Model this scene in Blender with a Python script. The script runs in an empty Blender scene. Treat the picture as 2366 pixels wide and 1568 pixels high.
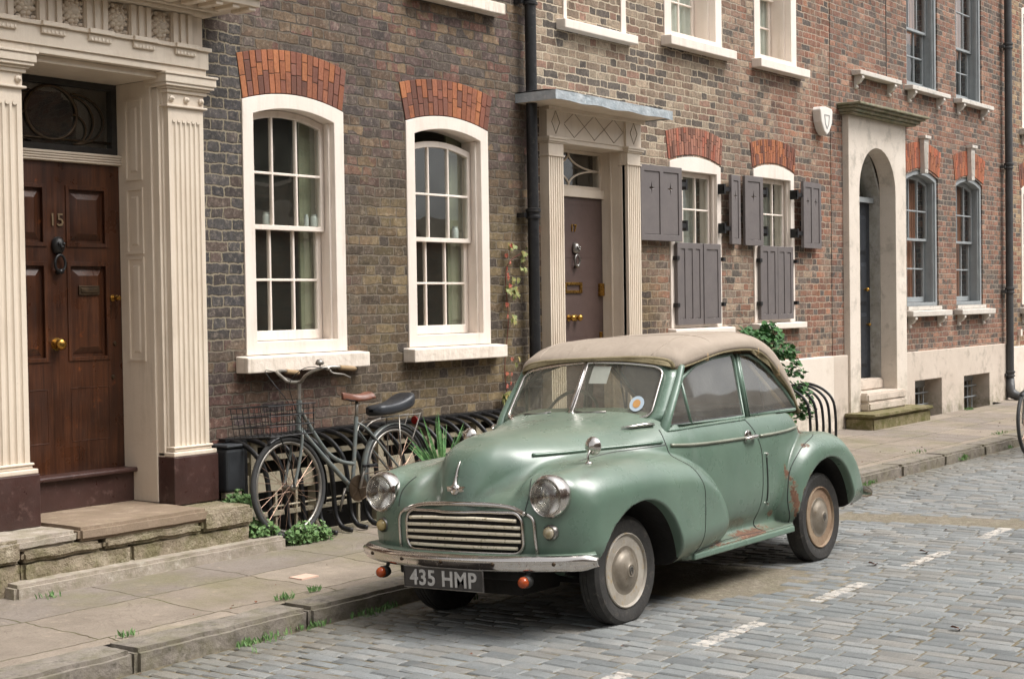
import bpy, bmesh, math, random
import numpy as np
from mathutils import Vector, Matrix
from mathutils.bvhtree import BVHTree
from mathutils.geometry import tessellate_polygon
R = math.radians; PI = math.pi
random.seed(7); rng = np.random.default_rng(5)
SC = bpy.context.scene; COL = SC.collection

# ------------------------------------------------------------ camera, sky, sun, exposure
FW = 3400 / 2366.0
cam = bpy.data.cameras.new('camera'); camo = bpy.data.objects.new('camera', cam); COL.objects.link(camo)
cam.sensor_width = 36; cam.lens = 36 * FW; cam.clip_end = 400; cam.clip_start = .05
_yaw = math.atan(2617 / 3400); _pit = -math.atan(85 / 3400); _rol = .015
_f = Vector((math.cos(_yaw) * math.cos(_pit), math.sin(_yaw) * math.cos(_pit), math.sin(_pit)))
_r0 = Vector((math.sin(_yaw), -math.cos(_yaw), 0)); _u0 = _r0.cross(_f)
_u = _u0 * math.cos(_rol) + _r0 * math.sin(_rol); _r = _r0 * math.cos(_rol) - _u0 * math.sin(_rol)
camo.matrix_world = Matrix(((_r.x, _u.x, -_f.x, 0), (_r.y, _u.y, -_f.y, 0), (_r.z, _u.z, -_f.z, 1.65), (0, 0, 0, 1)))
SC.camera = camo
world = bpy.data.worlds.new('World'); SC.world = world; world.use_nodes = True
_n = world.node_tree.nodes; _l = world.node_tree.links; _bg = _n['Background']
_sk = _n.new('ShaderNodeTexSky'); _sk.sky_type = 'NISHITA'; _sk.sun_disc = False
SUN_EL, SUN_AZ = R(58), R(-68)          # azimuth of the sun measured from +X
_sk.sun_elevation = SUN_EL; _sk.sun_rotation = PI / 2 - SUN_AZ
_sk.air_density = 1.0; _sk.dust_density = 6.0; _sk.ozone_density = 1.0
_hs = _n.new('ShaderNodeHueSaturation'); _hs.inputs['Saturation'].default_value = .05
_l.new(_sk.outputs[0], _hs.inputs['Color']); _l.new(_hs.outputs[0], _bg.inputs['Color'])
_bg.inputs['Strength'].default_value = .15
_sl = bpy.data.lights.new('sun', 'SUN'); _sl.energy = 1.6; _sl.angle = R(30); _sl.color = (1, .95, .89)
sun = bpy.data.objects.new('sun', _sl); COL.objects.link(sun)
_d = Vector((math.cos(SUN_EL) * math.cos(SUN_AZ), math.cos(SUN_EL) * math.sin(SUN_AZ), math.sin(SUN_EL)))
sun.rotation_euler = _d.to_track_quat('Z', 'Y').to_euler()
SC.view_settings.view_transform = 'Standard'; SC.view_settings.look = 'None'
SC.view_settings.exposure = 0.68; SC.view_settings.gamma = 1
SC.cycles.max_bounces = 7; SC.cycles.transparent_max_bounces = 12; SC.cycles.glossy_bounces = 4

# ------------------------------------------------------------ mesh helpers
class MB:
    def __init__(s): s.v = []; s.f = []; s.st = []
    def add(s, vs, fs):
        o = len(s.v); s.st.append((o, len(s.f))); s.v += [tuple(p) for p in vs]; s.f += [tuple(i + o for i in f) for f in fs]; return s
    def box(s, x0, x1, y0, y1, z0, z1):
        return s.add([(x0, y0, z0), (x1, y0, z0), (x1, y1, z0), (x0, y1, z0), (x0, y0, z1), (x1, y0, z1), (x1, y1, z1), (x0, y1, z1)],
                     [(0, 3, 2, 1), (4, 5, 6, 7), (0, 1, 5, 4), (1, 2, 6, 5), (2, 3, 7, 6), (3, 0, 4, 7)])
    def ext(s, poly, a, b, plane='xz', hole=None):
        """polygon in a plane pushed from a to b along the third axis"""
        def P(p, t): return (p[0], t, p[1]) if plane == 'xz' else (t, p[0], p[1]) if plane == 'yz' else (p[0], p[1], t)
        rings = [poly] + (hole or [])
        flat = [p for r_ in rings for p in r_]; N = len(flat)
        tris = tessellate_polygon([[Vector((p[0], p[1], 0)) for p in r_] for r_ in rings])
        vs = [P(p, a) for p in flat] + [P(p, b) for p in flat]
        fs = [tuple(t) for t in tris] + [tuple(i + N for i in reversed(t)) for t in tris]
        o = 0
        for r_ in rings:
            n = len(r_)
            fs += [(o + i, o + (i + 1) % n, o + (i + 1) % n + N, o + i + N) for i in range(n)]; o += n
        return s.add(vs, fs)
    def flat(s, poly, y, _=None):
        tris = tessellate_polygon([[Vector((p[0], p[1], 0)) for p in poly]])
        return s.add([(p[0], y, p[1]) for p in poly], [tuple(t) for t in tris])
    def ring(s, outer, inner, a, b):
        n = len(outer); vs = []
        for t in (a, b):
            vs += [(p[0], t, p[1]) for p in outer] + [(p[0], t, p[1]) for p in inner]
        fs = []
        for i in range(n):
            j = (i + 1) % n
            fs += [(i, j, n + j, n + i), (2 * n + i, 3 * n + i, 3 * n + j, 2 * n + j), (i, 2 * n + i, 2 * n + j, j), (n + i, n + j, 3 * n + j, 3 * n + i)]
        return s.add(vs, fs)
    def tube(s, pts, r, seg=8, closed=False, flat=None):
        pts = [Vector(p) for p in pts]; n = len(pts); vs = []; fs = []
        rr = r if hasattr(r, '__len__') else [r] * n
        up = None
        for i, p in enumerate(pts):
            if closed: t = pts[(i + 1) % n] - pts[i - 1]
            else: t = pts[min(i + 1, n - 1)] - pts[max(i - 1, 0)]
            if t.length < 1e-9: t = Vector((0, 0, 1))
            t.normalize()
            if up is None: up = Vector((0, 0, 1)) if abs(t.z) < .9 else Vector((1, 0, 0))
            a = t.cross(up)
            if a.length < 1e-6: a = t.orthogonal()
            a.normalize(); b = a.cross(t).normalized(); up = b
            for k in range(seg):
                th = 2 * PI * k / seg
                vs.append(p + a * (rr[i] * math.cos(th)) + b * (rr[i] * (flat or 1) * math.sin(th)))
        m = n if closed else n - 1
        for i in range(m):
            j = (i + 1) % n
            for k in range(seg):
                l = (k + 1) % seg; fs.append((i * seg + k, i * seg + l, j * seg + l, j * seg + k))
        if not closed: fs += [tuple(reversed(range(seg))), tuple((n - 1) * seg + k for k in range(seg))]
        return s.add(vs, fs)
    def lathe(s, prof, c=(0, 0, 0), axis='z', seg=32, sy=1):
        """profile of (radius, height) turned about an axis through c"""
        vs = []; n = len(prof)
        for r_, h in prof:
            for k in range(seg):
                t = 2 * PI * k / seg; a = r_ * math.cos(t); b = r_ * math.sin(t) * sy
                vs.append((c[0] + a, c[1] + b, c[2] + h) if axis == 'z' else (c[0] + a, c[1] + h, c[2] + b) if axis == 'y' else (c[0] + h, c[1] + a, c[2] + b))
        fs = [(i * seg + k, i * seg + (k + 1) % seg, (i + 1) * seg + (k + 1) % seg, (i + 1) * seg + k) for i in range(n - 1) for k in range(seg)]
        if prof[0][0] > 1e-5: fs.append(tuple(reversed(range(seg))))
        if prof[-1][0] > 1e-5: fs.append(tuple((n - 1) * seg + k for k in range(seg)))
        return s.add(vs, fs)
    def grid(s, fn, nu, nv, closeu=False):
        vs = [fn(i / (nu if closeu else nu - 1), j / (nv - 1)) for i in range(nu) for j in range(nv)]
        fs = []
        for i in range(nu if closeu else nu - 1):
            for j in range(nv - 1):
                k = (i + 1) % nu; fs.append((i * nv + j, k * nv + j, k * nv + j + 1, i * nv + j + 1))
        return s.add(vs, fs)
    def leaf(s, p, n, up, w, h, lobes=0):
        p = Vector(p); n = Vector(n).normalized(); up = Vector(up); up = (up - n * up.dot(n)).normalized(); a = n.cross(up)
        if lobes:
            pr = [(0, 0), (.35, .05), (.5, .35), (.3, .42), (.45, .75), (.16, .66), (0, 1), (-.16, .66), (-.45, .75), (-.3, .42), (-.5, .35), (-.35, .05)]
        else: pr = [(0, 0), (.4, .25), (.45, .55), (0, 1), (-.45, .55), (-.4, .25)]
        vs = [p + a * (x * w) + up * (y * h) + n * (abs(x) * w * .35 - y * y * h * .15) for x, y in pr]
        m = len(pr) // 2
        return s.add(vs, [tuple(range(0, m + 1)), tuple([0] + list(range(m, len(pr))))])

def root_off(p):
    v = Vector((0, 0, 0))
    while p: v += p.location; p = p.parent
    return v
def obj(name, mb, mat, parent=None, smooth=False, bevel=0, local=False, colors=None, seg=2, angle=None):
    me = bpy.data.meshes.new(name)
    off = Vector((0, 0, 0)) if (local or not parent) else root_off(parent)
    me.from_pydata([(p[0] - off.x, p[1] - off.y, p[2] - off.z) for p in mb.v], [], mb.f)
    bm = bmesh.new(); bm.from_mesh(me); bmesh.ops.recalc_face_normals(bm, faces=bm.faces); bm.to_mesh(me); bm.free()
    o = bpy.data.objects.new(name, me); COL.objects.link(o)
    if colors is not None:
        at = me.color_attributes.new('bc', 'FLOAT_COLOR', 'POINT'); at.data.foreach_set('color', np.asarray(colors, dtype=np.float32).ravel())
    if parent: o.parent = parent
    if mat: me.materials.append(mat)
    if smooth:
        me.polygons.foreach_set('use_smooth', [True] * len(me.polygons))
        if angle: me.set_sharp_from_angle(angle=R(angle))
    if bevel:
        b = o.modifiers.new('bevel', 'BEVEL'); b.width = bevel; b.segments = seg; b.limit_method = 'ANGLE'; b.angle_limit = R(40)
    return o
def each(name, mb, mat, parent, **kw):
    """one object for every piece that was added to the builder"""
    ends = mb.st[1:] + [(len(mb.v), len(mb.f))]; out = []
    for (a, b), (c, d_) in zip(mb.st, ends):
        q = MB(); q.v = mb.v[a:c]; q.f = [tuple(i - a for i in f) for f in mb.f[b:d_]]; out.append(obj(name, q, mat, parent, **kw))
    return out
def empty(name, loc=(0, 0, 0), label=None, cat=None, group=None, kind=None, rot=(0, 0, 0)):
    o = bpy.data.objects.new(name, None); COL.objects.link(o); o.location = loc; o.rotation_euler = rot
    o.empty_display_size = .1
    return tag(o, label, cat, group, kind)
def tag(o, label=None, cat=None, group=None, kind=None):
    if label: o['label'] = label
    if cat: o['category'] = cat
    if group: o['group'] = group
    if kind: o['kind'] = kind
    return o
def copy_tree(o, parent=None):
    c = o.copy(); COL.objects.link(c); c.parent = parent
    for ch in list(o.children): copy_tree(ch, c)
    return c
def lin(c): return tuple((v / 12.92 if v <= .04045 else ((v + .055) / 1.055) ** 2.4) for v in c)
def hx(h): return lin(tuple(int(h[i:i + 2], 16) / 255 for i in (0, 2, 4)))
def smooth_pts(pts, n=6, closed=False):
    """Catmull-Rom through the points"""
    P = [Vector(p) for p in pts]; out = []; N = len(P)
    for i in range(N if closed else N - 1):
        a = P[(i - 1) % N] if closed or i > 0 else P[0]; b = P[i]; c = P[(i + 1) % N]
        d = P[(i + 2) % N] if closed or i + 2 < N else P[-1]
        for k in range(n):
            t = k / n
            out.append(.5 * ((2 * b) + (c - a) * t + (2 * a - 5 * b + 4 * c - d) * t * t + (3 * b - a - 3 * c + d) * t ** 3))
    if not closed: out.append(P[-1])
    return out

# ------------------------------------------------------------ material helpers
class M:
    def __init__(s, name, rough=.6, metal=0, spec=.5):
        s.m = bpy.data.materials.new(name); s.m.use_nodes = True; s.t = s.m.node_tree; s.n = s.t.nodes; s.l = s.t.links
        s.b = s.n['Principled BSDF']; s.out = s.n['Material Output']
        s.b.inputs['Roughness'].default_value = rough; s.b.inputs['Metallic'].default_value = metal
        s.b.inputs['Specular IOR Level'].default_value = spec
    def put(s, sock, v):
        if isinstance(v, (int, float)):
            try: sock.default_value = v
            except Exception: sock.default_value = (v, v, v, 1)[:len(sock.default_value)]
        elif isinstance(v, (tuple, list)):
            v = tuple(v); sock.default_value = v if len(v) == len(sock.default_value) else (v + (1,))[:len(sock.default_value)]
        else: s.l.new(v, sock)
    def math(s, op, a, b=None, c=None, clamp=False):
        n = s.n.new('ShaderNodeMath'); n.operation = op; n.use_clamp = clamp; s.put(n.inputs[0], a)
        if b is not None: s.put(n.inputs[1], b)
        if c is not None: s.put(n.inputs[2], c)
        return n.outputs[0]
    def mix(s, f, a, b, mode='MIX'):
        n = s.n.new('ShaderNodeMix'); n.data_type = 'RGBA'; n.blend_type = mode; n.clamp_factor = True
        s.put(n.inputs[0], f); s.put(n.inputs[6], a); s.put(n.inputs[7], b); return n.outputs[2]
    def noise(s, vec, scale, detail=3, rough=.55, out=0, dist=0):
        n = s.n.new('ShaderNodeTexNoise'); n.inputs['Scale'].default_value = scale; n.inputs['Detail'].default_value = detail
        n.inputs['Roughness'].default_value = rough; n.inputs['Distortion'].default_value = dist
        if vec: s.l.new(vec, n.inputs['Vector'])
        return n.outputs[out]
    def vor(s, vec, scale, feature='F1', out='Distance'):
        n = s.n.new('ShaderNodeTexVoronoi'); n.feature = feature; n.inputs['Scale'].default_value = scale
        if vec: s.l.new(vec, n.inputs['Vector'])
        return n.outputs[out]
    def white(s, vec):
        n = s.n.new('ShaderNodeTexWhiteNoise'); n.noise_dimensions = '3D'; s.l.new(vec, n.inputs['Vector']); return n.outputs['Value'], n.outputs['Color']
    def ramp(s, f, stops, interp='LINEAR'):
        n = s.n.new('ShaderNodeValToRGB'); s.put(n.inputs[0], f); e = n.color_ramp.elements; n.color_ramp.interpolation = interp
        while len(e) < len(stops): e.new(.5)
        for el, (p, c) in zip(e, stops):
            el.position = p; el.color = (c, c, c, 1) if isinstance(c, (int, float)) else tuple(c)[:3] + (1,)
        return n.outputs[0]
    def rng(s, v, a, b, c=0., d=1., sm=False):
        n = s.n.new('ShaderNodeMapRange'); n.interpolation_type = 'SMOOTHSTEP' if sm else 'LINEAR'
        s.put(n.inputs[0], v)
        for i, q in enumerate((a, b, c, d)): s.put(n.inputs[i + 1], q)
        return n.outputs[0]
    def pos(s): return s.n.new('ShaderNodeNewGeometry').outputs['Position']
    def objc(s): return s.n.new('ShaderNodeTexCoord').outputs['Object']
    def sep(s, v): n = s.n.new('ShaderNodeSeparateXYZ'); s.l.new(v, n.inputs[0]); return n.outputs
    def comb(s, x, y, z=0.):
        n = s.n.new('ShaderNodeCombineXYZ'); s.put(n.inputs[0], x); s.put(n.inputs[1], y); s.put(n.inputs[2], z); return n.outputs[0]
    def vmul(s, v, k):
        n = s.n.new('ShaderNodeVectorMath'); n.operation = 'MULTIPLY'; s.put(n.inputs[0], v); s.put(n.inputs[1], k); return n.outputs[0]
    def vadd(s, v, k):
        n = s.n.new('ShaderNodeVectorMath'); n.operation = 'ADD'; s.put(n.inputs[0], v); s.put(n.inputs[1], k); return n.outputs[0]
    def attr(s, name='bc'):
        n = s.n.new('ShaderNodeAttribute'); n.attribute_name = name; return n.outputs['Color']
    def bump(s, h, dist=.01, strength=1, prev=None):
        n = s.n.new('ShaderNodeBump'); n.inputs['Distance'].default_value = dist; n.inputs['Strength'].default_value = strength
        s.l.new(h, n.inputs['Height'])
        if prev: s.l.new(prev, n.inputs['Normal'])
        return n.outputs[0]
    def fin(s, col=None, rough=None, normal=None, metal=None):
        if col is not None: s.put(s.b.inputs['Base Color'], col)
        if rough is not None: s.put(s.b.inputs['Roughness'], rough)
        if metal is not None: s.put(s.b.inputs['Metallic'], metal)
        if normal is not None: s.l.new(normal, s.b.inputs['Normal'])
        return s.m

def plain(name, c1, c2=None, rough=.6, metal=0, scale=6, bump=0, bscale=60, spec=.5, fine=.0, c3=None, grime=0):
    """a colour with soft large variation, optional fine speckle and surface relief"""
    m = M(name, rough, metal, spec); p = m.pos(); c2 = c2 or tuple(v * .8 for v in c1)
    col = m.mix(m.rng(m.noise(p, scale, 5, .6), .3, .7), c1, c2)
    if c3: col = m.mix(m.rng(m.noise(p, scale * 2.7, 6, .7), .56, .68), col, c3)
    if grime:
        g = m.math('MULTIPLY', m.rng(m.noise(m.vmul(p, (9, 9, 1.1)), 1.6, 6, .7), .48, .72), m.rng(m.noise(p, 1.3, 3), .35, .6)); col = m.mix(m.math('MULTIPLY', g, grime), col, hx('8f806b')); col = m.mix(m.rng(m.noise(p, 55, 3, .8), .70, .74, 0, grime), col, hx('6f6252'))
    if fine: col = m.mix(m.rng(m.noise(p, bscale * 3, 2), .35, .65, 0, fine), col, tuple(v * .4 for v in c1))
    nrm = m.bump(m.noise(p, bscale, 5, .65), bump) if bump else None
    r_ = m.rng(m.noise(p, scale * 3, 3), .3, .7, max(rough - .08, .02), min(rough + .1, 1))
    return m.fin(col, r_, nrm)

def brick(name, pal, mortar, course=.0727, stretch=.225, mort=.0075, jit=.004, tint=None, soot=.25, zones=None, bumpd=.009, spread=.5):
    """Flemish bond on any upright face: u runs along x+y, v up. zones = list of (fn(m,x,z)->mask, palette, mortar)"""
    m = M(name, .85, 0, .25); p = m.pos(); x, y, z = m.sep(p)
    u0 = m.math('ADD', x, y)
    w1 = m.noise(p, 9, 3, .6, out=1); wx, wy, wz = m.sep(w1)
    w2 = m.noise(p, 45, 2, .6, out=1); vx, vy, vz = m.sep(w2)
    def wob(c, a, b): return m.math('ADD', c, m.math('ADD', m.math('MULTIPLY_ADD', a, jit * 5, -jit * 2.5), m.math('MULTIPLY_ADD', b, jit * 1.5, -jit * .75)))
    u = wob(u0, wx, vx); v = wob(z, wy, vy)
    per = stretch * 1.5
    rowf = m.math('DIVIDE', v, course); row = m.math('FLOOR', rowf); fv = m.math('MULTIPLY', m.math('FRACT', rowf), course)
    odd = m.math('MODULO', row, 2.); odd = m.math('ABSOLUTE', odd)
    rr, _ = m.white(m.comb(row, 3.3, 1.7))
    uu = m.math('DIVIDE', m.math('ADD', u, m.math('ADD', m.math('MULTIPLY', odd, per / 2), m.math('MULTIPLY', rr, .05))), per)
    cell = m.math('FLOOR', uu); fu = m.math('MULTIPLY', m.math('FRACT', uu), per)
    head = m.math('GREATER_THAN', fu, stretch)
    fuu = m.math('SUBTRACT', fu, m.math('MULTIPLY', head, stretch))
    wid = m.math('SUBTRACT', stretch, m.math('MULTIPLY', head, stretch / 2))
    du = m.math('MINIMUM', fuu, m.math('SUBTRACT', wid, fuu)); dv = m.math('MINIMUM', fv, m.math('SUBTRACT', course, fv))
    # rounded corners, ragged joints
    d = m.math('SMOOTH_MIN', du, dv, .015)
    d = m.math('ADD', d, m.math('MULTIPLY_ADD', m.noise(p, 70, 4, .75), .013, -.0065))
    body = m.rng(d, mort * .35, mort * .85, 0, 1, True)
    idv = m.comb(m.math('ADD', m.math('MULTIPLY', cell, 2.), head), row, 0.)
    r1, rc = m.white(idv); rx, ry, rz = m.sep(rc)
    big = m.noise(p, .9, 4, .6); big2 = m.noise(m.vadd(p, (13, 7, 5)), 2.2, 3, .6)
    sel = m.math('ADD', m.math('MULTIPLY', r1, spread * 2), m.math('MULTIPLY_ADD', big, 1.5, -.75 - spread + .5), clamp=True)
    n = len(pal); col = m.ramp(sel, [(i / n, c) for i, c in enumerate(pal)], 'CONSTANT')
    mcol = m.mix(m.rng(m.noise(p, 3, 4), .35, .65), mortar, tuple(c * .6 for c in mortar))
    for fn, zp, zm in (zones or []):
        k = fn(m, x, z, big, big2); nz = len(zp)
        col = m.mix(k, col, m.ramp(r1, [(i / nz, c) for i, c in enumerate(zp)], 'CONSTANT')); mcol = m.mix(k, mcol, zm)
    # variation inside each brick, grain and grime
    col = m.mix(m.rng(m.noise(p, 60, 4, .7), .3, .75, 0, .55), col, (.045, .04, .036))
    col = m.mix(m.rng(m.noise(m.vadd(p, (3, 3, 3)), 35, 4, .7), .5, .72, 0, .4), col, (.36, .30, .24))
    hsv = m.n.new('ShaderNodeHueSaturation'); m.l.new(col, hsv.inputs['Color']); m.put(hsv.inputs['Value'], m.math('MULTIPLY', m.rng(ry, 0., 1., .80, 1.18), m.rng(m.noise(p, 22, 5, .72), .32, .68, .68, 1.38))); col = hsv.outputs[0]
    col = m.mix(m.math('MULTIPLY', m.rng(big2, .45, .75), soot), col, (.035, .03, .028))
    streak = m.noise(m.vmul(p, (6, 6, .5)), 1, 4, .6)
    col = m.mix(m.rng(streak, .55, .75, 0, soot), col, (.04, .036, .034))
    col = m.mix(body, mcol, col)
    hgt = m.math('ADD', body, m.math('ADD', m.math('MULTIPLY', m.noise(p, 70, 5, .7), .55), m.math('MULTIPLY', m.math('MULTIPLY', rz, body), .5)))
    return m.fin(col, m.rng(m.noise(p, 30), .3, .7, .75, .95), m.bump(hgt, bumpd, 1))

def glassm(name, rough=.02, tint=(.95, .97, .94), ior=1.5, wave=.002, dirt=0., dcol=(.3, .28, .22), wscale=3.):
    m = M(name); p = m.pos(); n = m.n; l = m.l
    g = n.new('ShaderNodeBsdfGlossy'); g.inputs['Roughness'].default_value = rough; g.inputs['Color'].default_value = (1, 1, 1, 1)
    t = n.new('ShaderNodeBsdfTransparent'); t.inputs['Color'].default_value = tint + (1,)
    lw = n.new('ShaderNodeLayerWeight'); lw.inputs['Blend'].default_value = .5; r0 = ((ior - 1) / (ior + 1)) ** 2
    fr = m.math('MULTIPLY_ADD', m.math('POWER', lw.outputs['Facing'], 5.), 1 - r0, r0)
    bp = m.bump(m.noise(p, wscale, 1), wave * 4, .35); l.new(bp, g.inputs['Normal'])
    mx = n.new('ShaderNodeMixShader'); f = m.math('MULTIPLY', fr, 1.9, clamp=True)
    l.new(f, mx.inputs[0]); l.new(t.outputs[0], mx.inputs[1]); l.new(g.outputs[0], mx.inputs[2]); o = mx.outputs[0]
    if dirt:
        df = n.new('ShaderNodeBsdfDiffuse'); df.inputs['Color'].default_value = dcol + (1,)
        m2 = n.new('ShaderNodeMixShader'); l.new(m.rng(m.noise(p, 5, 5, .7), .3, .8, dirt * .4, dirt * 1.3), m2.inputs[0]); l.new(o, m2.inputs[1]); l.new(df.outputs[0], m2.inputs[2]); o = m2.outputs[0]
    l.new(o, m.out.inputs['Surface']); return m.m
# ------------------------------------------------------------ setting materials
CREAM = plain('cream_gloss_paint', hx('d9ccbb'), hx('cfc0ae'), .42, bump=.0018, bscale=35, scale=2, grime=.35)
WHITE = plain('off_white_paint', hx('e6dbd0'), hx('ddd0c4'), .5, bump=.0018, bscale=40, scale=2, grime=.30)
SILLP = plain('painted_stone_sill', hx('e6dacd'), hx('dccfc0'), .6, bump=.008, bscale=22, scale=5, grime=.6)
GREYP = plain('slate_grey_paint', hx('95999a'), hx('85898a'), .5, bump=.001, bscale=40)
GREYL = plain('pale_grey_sill', hx('d0c8be'), hx('bdb6ad'), .6, bump=.003, bscale=30, c3=hx('8a8a86'))
SHUT = plain('shutter_plum_grey', hx('6a6361'), hx('615b5a'), .5, bump=.0012, bscale=30)
BROWNP = plain('chocolate_gloss_paint', hx('46302c'), hx('3a2824'), .35, bump=.004, bscale=14, scale=5, c3=hx('5a4540'))
DOOR17 = plain('umber_door_paint', hx('54443f'), hx('4b3c38'), .42, bump=.001, bscale=18)
IRON = plain('black_iron', hx('18181a'), hx('222223'), .42, metal=.2, bump=.003, bscale=30, c3=hx('3a3734'))
IRONG = plain('grey_iron', hx('4a4a4a'), hx('3c3c3d'), .5, metal=.2, bump=.003, bscale=30)
BRASS = plain('aged_brass', hx('c39a50'), hx('8d6a34'), .28, metal=1, scale=20)
BRONZE = plain('dark_bronze', hx('5b4c3c'), hx('3f352b'), .4, metal=.8, scale=20)
STEEL = plain('dull_steel', hx('9b9a98'), hx('77716b'), .35, metal=.9, scale=20)
LEAD = plain('weathered_lead', hx('b4b9bc'), hx('8f999f'), .55, metal=.2, bump=.02, bscale=9, scale=8, c3=hx('b9bcbd'))
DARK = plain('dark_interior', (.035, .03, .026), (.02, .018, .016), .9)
ROOM = plain('dim_room_wall', (.22, .20, .155), (.16, .14, .11), .9, scale=1)
SAGE = plain('sage_panelling', hx('868a72'), hx('777b64'), .5)
CURT = plain('pale_curtain', hx('cfcbbf'), hx('b5b2a6'), .9, scale=12)
REDC = plain('red_curtain', hx('7a2a26'), hx('5c1f1d'), .9)
GLASS = glassm('old_window_glass', .01, wave=.0035, wscale=2.2, dirt=.05, dcol=(.34, .36, .30), ior=1.65)
GLASS_F = glassm('window_glass_far', .02, wave=.003, wscale=3)
def oak():
    m = M('varnished_oak', .32); p = m.pos(); x, y, z = m.sep(p)
    g = m.noise(m.comb(m.math('MULTIPLY', x, 55.), m.math('MULTIPLY', y, 55.), m.math('MULTIPLY', z, 2.2)), 1, 6, .65, dist=.6)
    c = m.ramp(g, [(.25, hx('24140c')), (.5, hx('412517')), (.8, hx('5a351f'))])
    c = m.mix(m.rng(m.noise(p, 2.3, 5, .6), .42, .7, 0, .75), c, hx('1f0f09'))
    c = m.mix(m.rng(m.noise(m.vadd(p, (4, 4, 4)), 7, 5, .7), .62, .72, 0, .5), c, hx('8a4a22'))
    return m.fin(c, m.rng(m.noise(p, 5, 4), .3, .7, .22, .45), m.bump(g, .0015))
OAK = oak()
def stone(name, c1, c2, c3, moss=0., bump=.01, scale=5, rough=.85, mossz=None, crack=0.):
    m = M(name, rough, 0, .3); p = m.pos(); x, y, z = m.sep(p)
    col = m.mix(m.rng(m.noise(p, scale, 6, .65), .32, .68), c1, c2)
    col = m.mix(m.rng(m.noise(m.vadd(p, (9, 2, 5)), scale * 2.3, 6, .7), .52, .68), col, c3)
    col = m.mix(m.rng(m.noise(p, 160, 2), .4, .7, 0, .35), col, tuple(v * .5 for v in c1))
    if crack:
        v = m.vor(m.vadd(m.vmul(m.noise(p, 3, 3, out=1), (.5, .5, .5)), p), 1.3, 'DISTANCE_TO_EDGE')
        col = m.mix(m.rng(v, 0., .02, crack, 0.), col, (.05, .04, .035))
    if moss:
        f = m.rng(m.noise(m.vadd(p, (1, 5, 9)), 7, 6, .7), .42, .62, 0, moss)
        if mossz: f = m.math('MULTIPLY', f, m.rng(z, mossz[0], mossz[1], 1, 0))
        col = m.mix(f, col, hx('5c5a30'))
    h = m.math('ADD', m.noise(p, scale * 3, 5, .6), m.math('MULTIPLY', m.noise(p, 60, 4, .7), .35))
    return m.fin(col, m.rng(m.noise(p, 12, 3), .3, .7, rough - .1, min(1, rough + .08)), m.bump(h, bump))
PORT = stone('worn_step_stone', hx('aea396'), hx('91867a'), hx('beb5a9'), .4, .012, 4)
RUBBLE = stone('mossy_rubble', hx('a0937f'), hx('857864'), hx('b5a995'), .6, .035, 4)
SLAB = stone('york_slab', hx('8f7d6b'), hx('7f6e5d'), hx('a08f7c'), .1, .006, 3)
STUC = stone('old_stucco', hx('cdc0b2'), hx('c0b2a4'), hx('a4988b'), .6, .005, 2, .8, (.07, .45))
STUCW = stone('white_render', hx('e0d5c8'), hx('d8ccbe'), hx('cfc2b3'), .9, .003, 2, .75, (.0, .35))
STUCD = stone('whitish_door_stone', hx('ddd2c5'), hx('d0c4b6'), hx('b3a99c'), .35, .005, 2, .8, (.2, .8))
STUCG = stone('grey_reveal_stucco', hx('b3b0aa'), hx('a09c96'), hx('7e7a75'), .25, .006, 3)
MOSSY = stone('mossy_step', hx('8a7d62'), hx('6c6746'), hx('9b8d72'), .9, .02, 6)
TIMB = plain('grimy_cream_timber', hx('b5ab94'), hx('9c927c'), .6, bump=.003, bscale=20, scale=8, c3=hx('6d6250'))

B15 = brick('brick_dark_stock', [hx(c) for c in ('4d4441', '5a4a46', '695550', '564b44', '68594a', '655243', '76624e', '77554a', '826c54', '5d534d')], hx('6f665b'), mort=.0095, jit=.008, course=.075, spread=.42,
    zones=[(lambda m, x, z, a, b: m.math('MULTIPLY', m.math('LESS_THAN', x, 6.97), m.rng(m.math('ADD', z, m.math('MULTIPLY', a, .5)), 1.5, 1.75)), [hx(c) for c in ('434143', '4d4a49', '3e3c3c', '504c4b', '4a4340', '584a43')], hx('8a806e')),
           (lambda m, x, z, a, b: m.math('MULTIPLY', m.rng(m.math('ADD', z, m.math('MULTIPLY', a, .8)), 3.3, 2.7), m.rng(x, 7.6, 8.4)), [hx(c) for c in ('655840', '5a4c38', '736347', '52473a', '62513b', '7c6b4e', '4c433b')], hx('756b5d')),
           (lambda m, x, z, a, b: m.math('MULTIPLY', m.rng(m.math('ADD', z, m.math('MULTIPLY', a, .5)), 1.55, 1.25), m.rng(x, 8.2, 7.3)), [hx(c) for c in ('523a34', '5b4239', '47393a', '694339', '4f4037', '5f4a3c')], hx('60574d'))])
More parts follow.
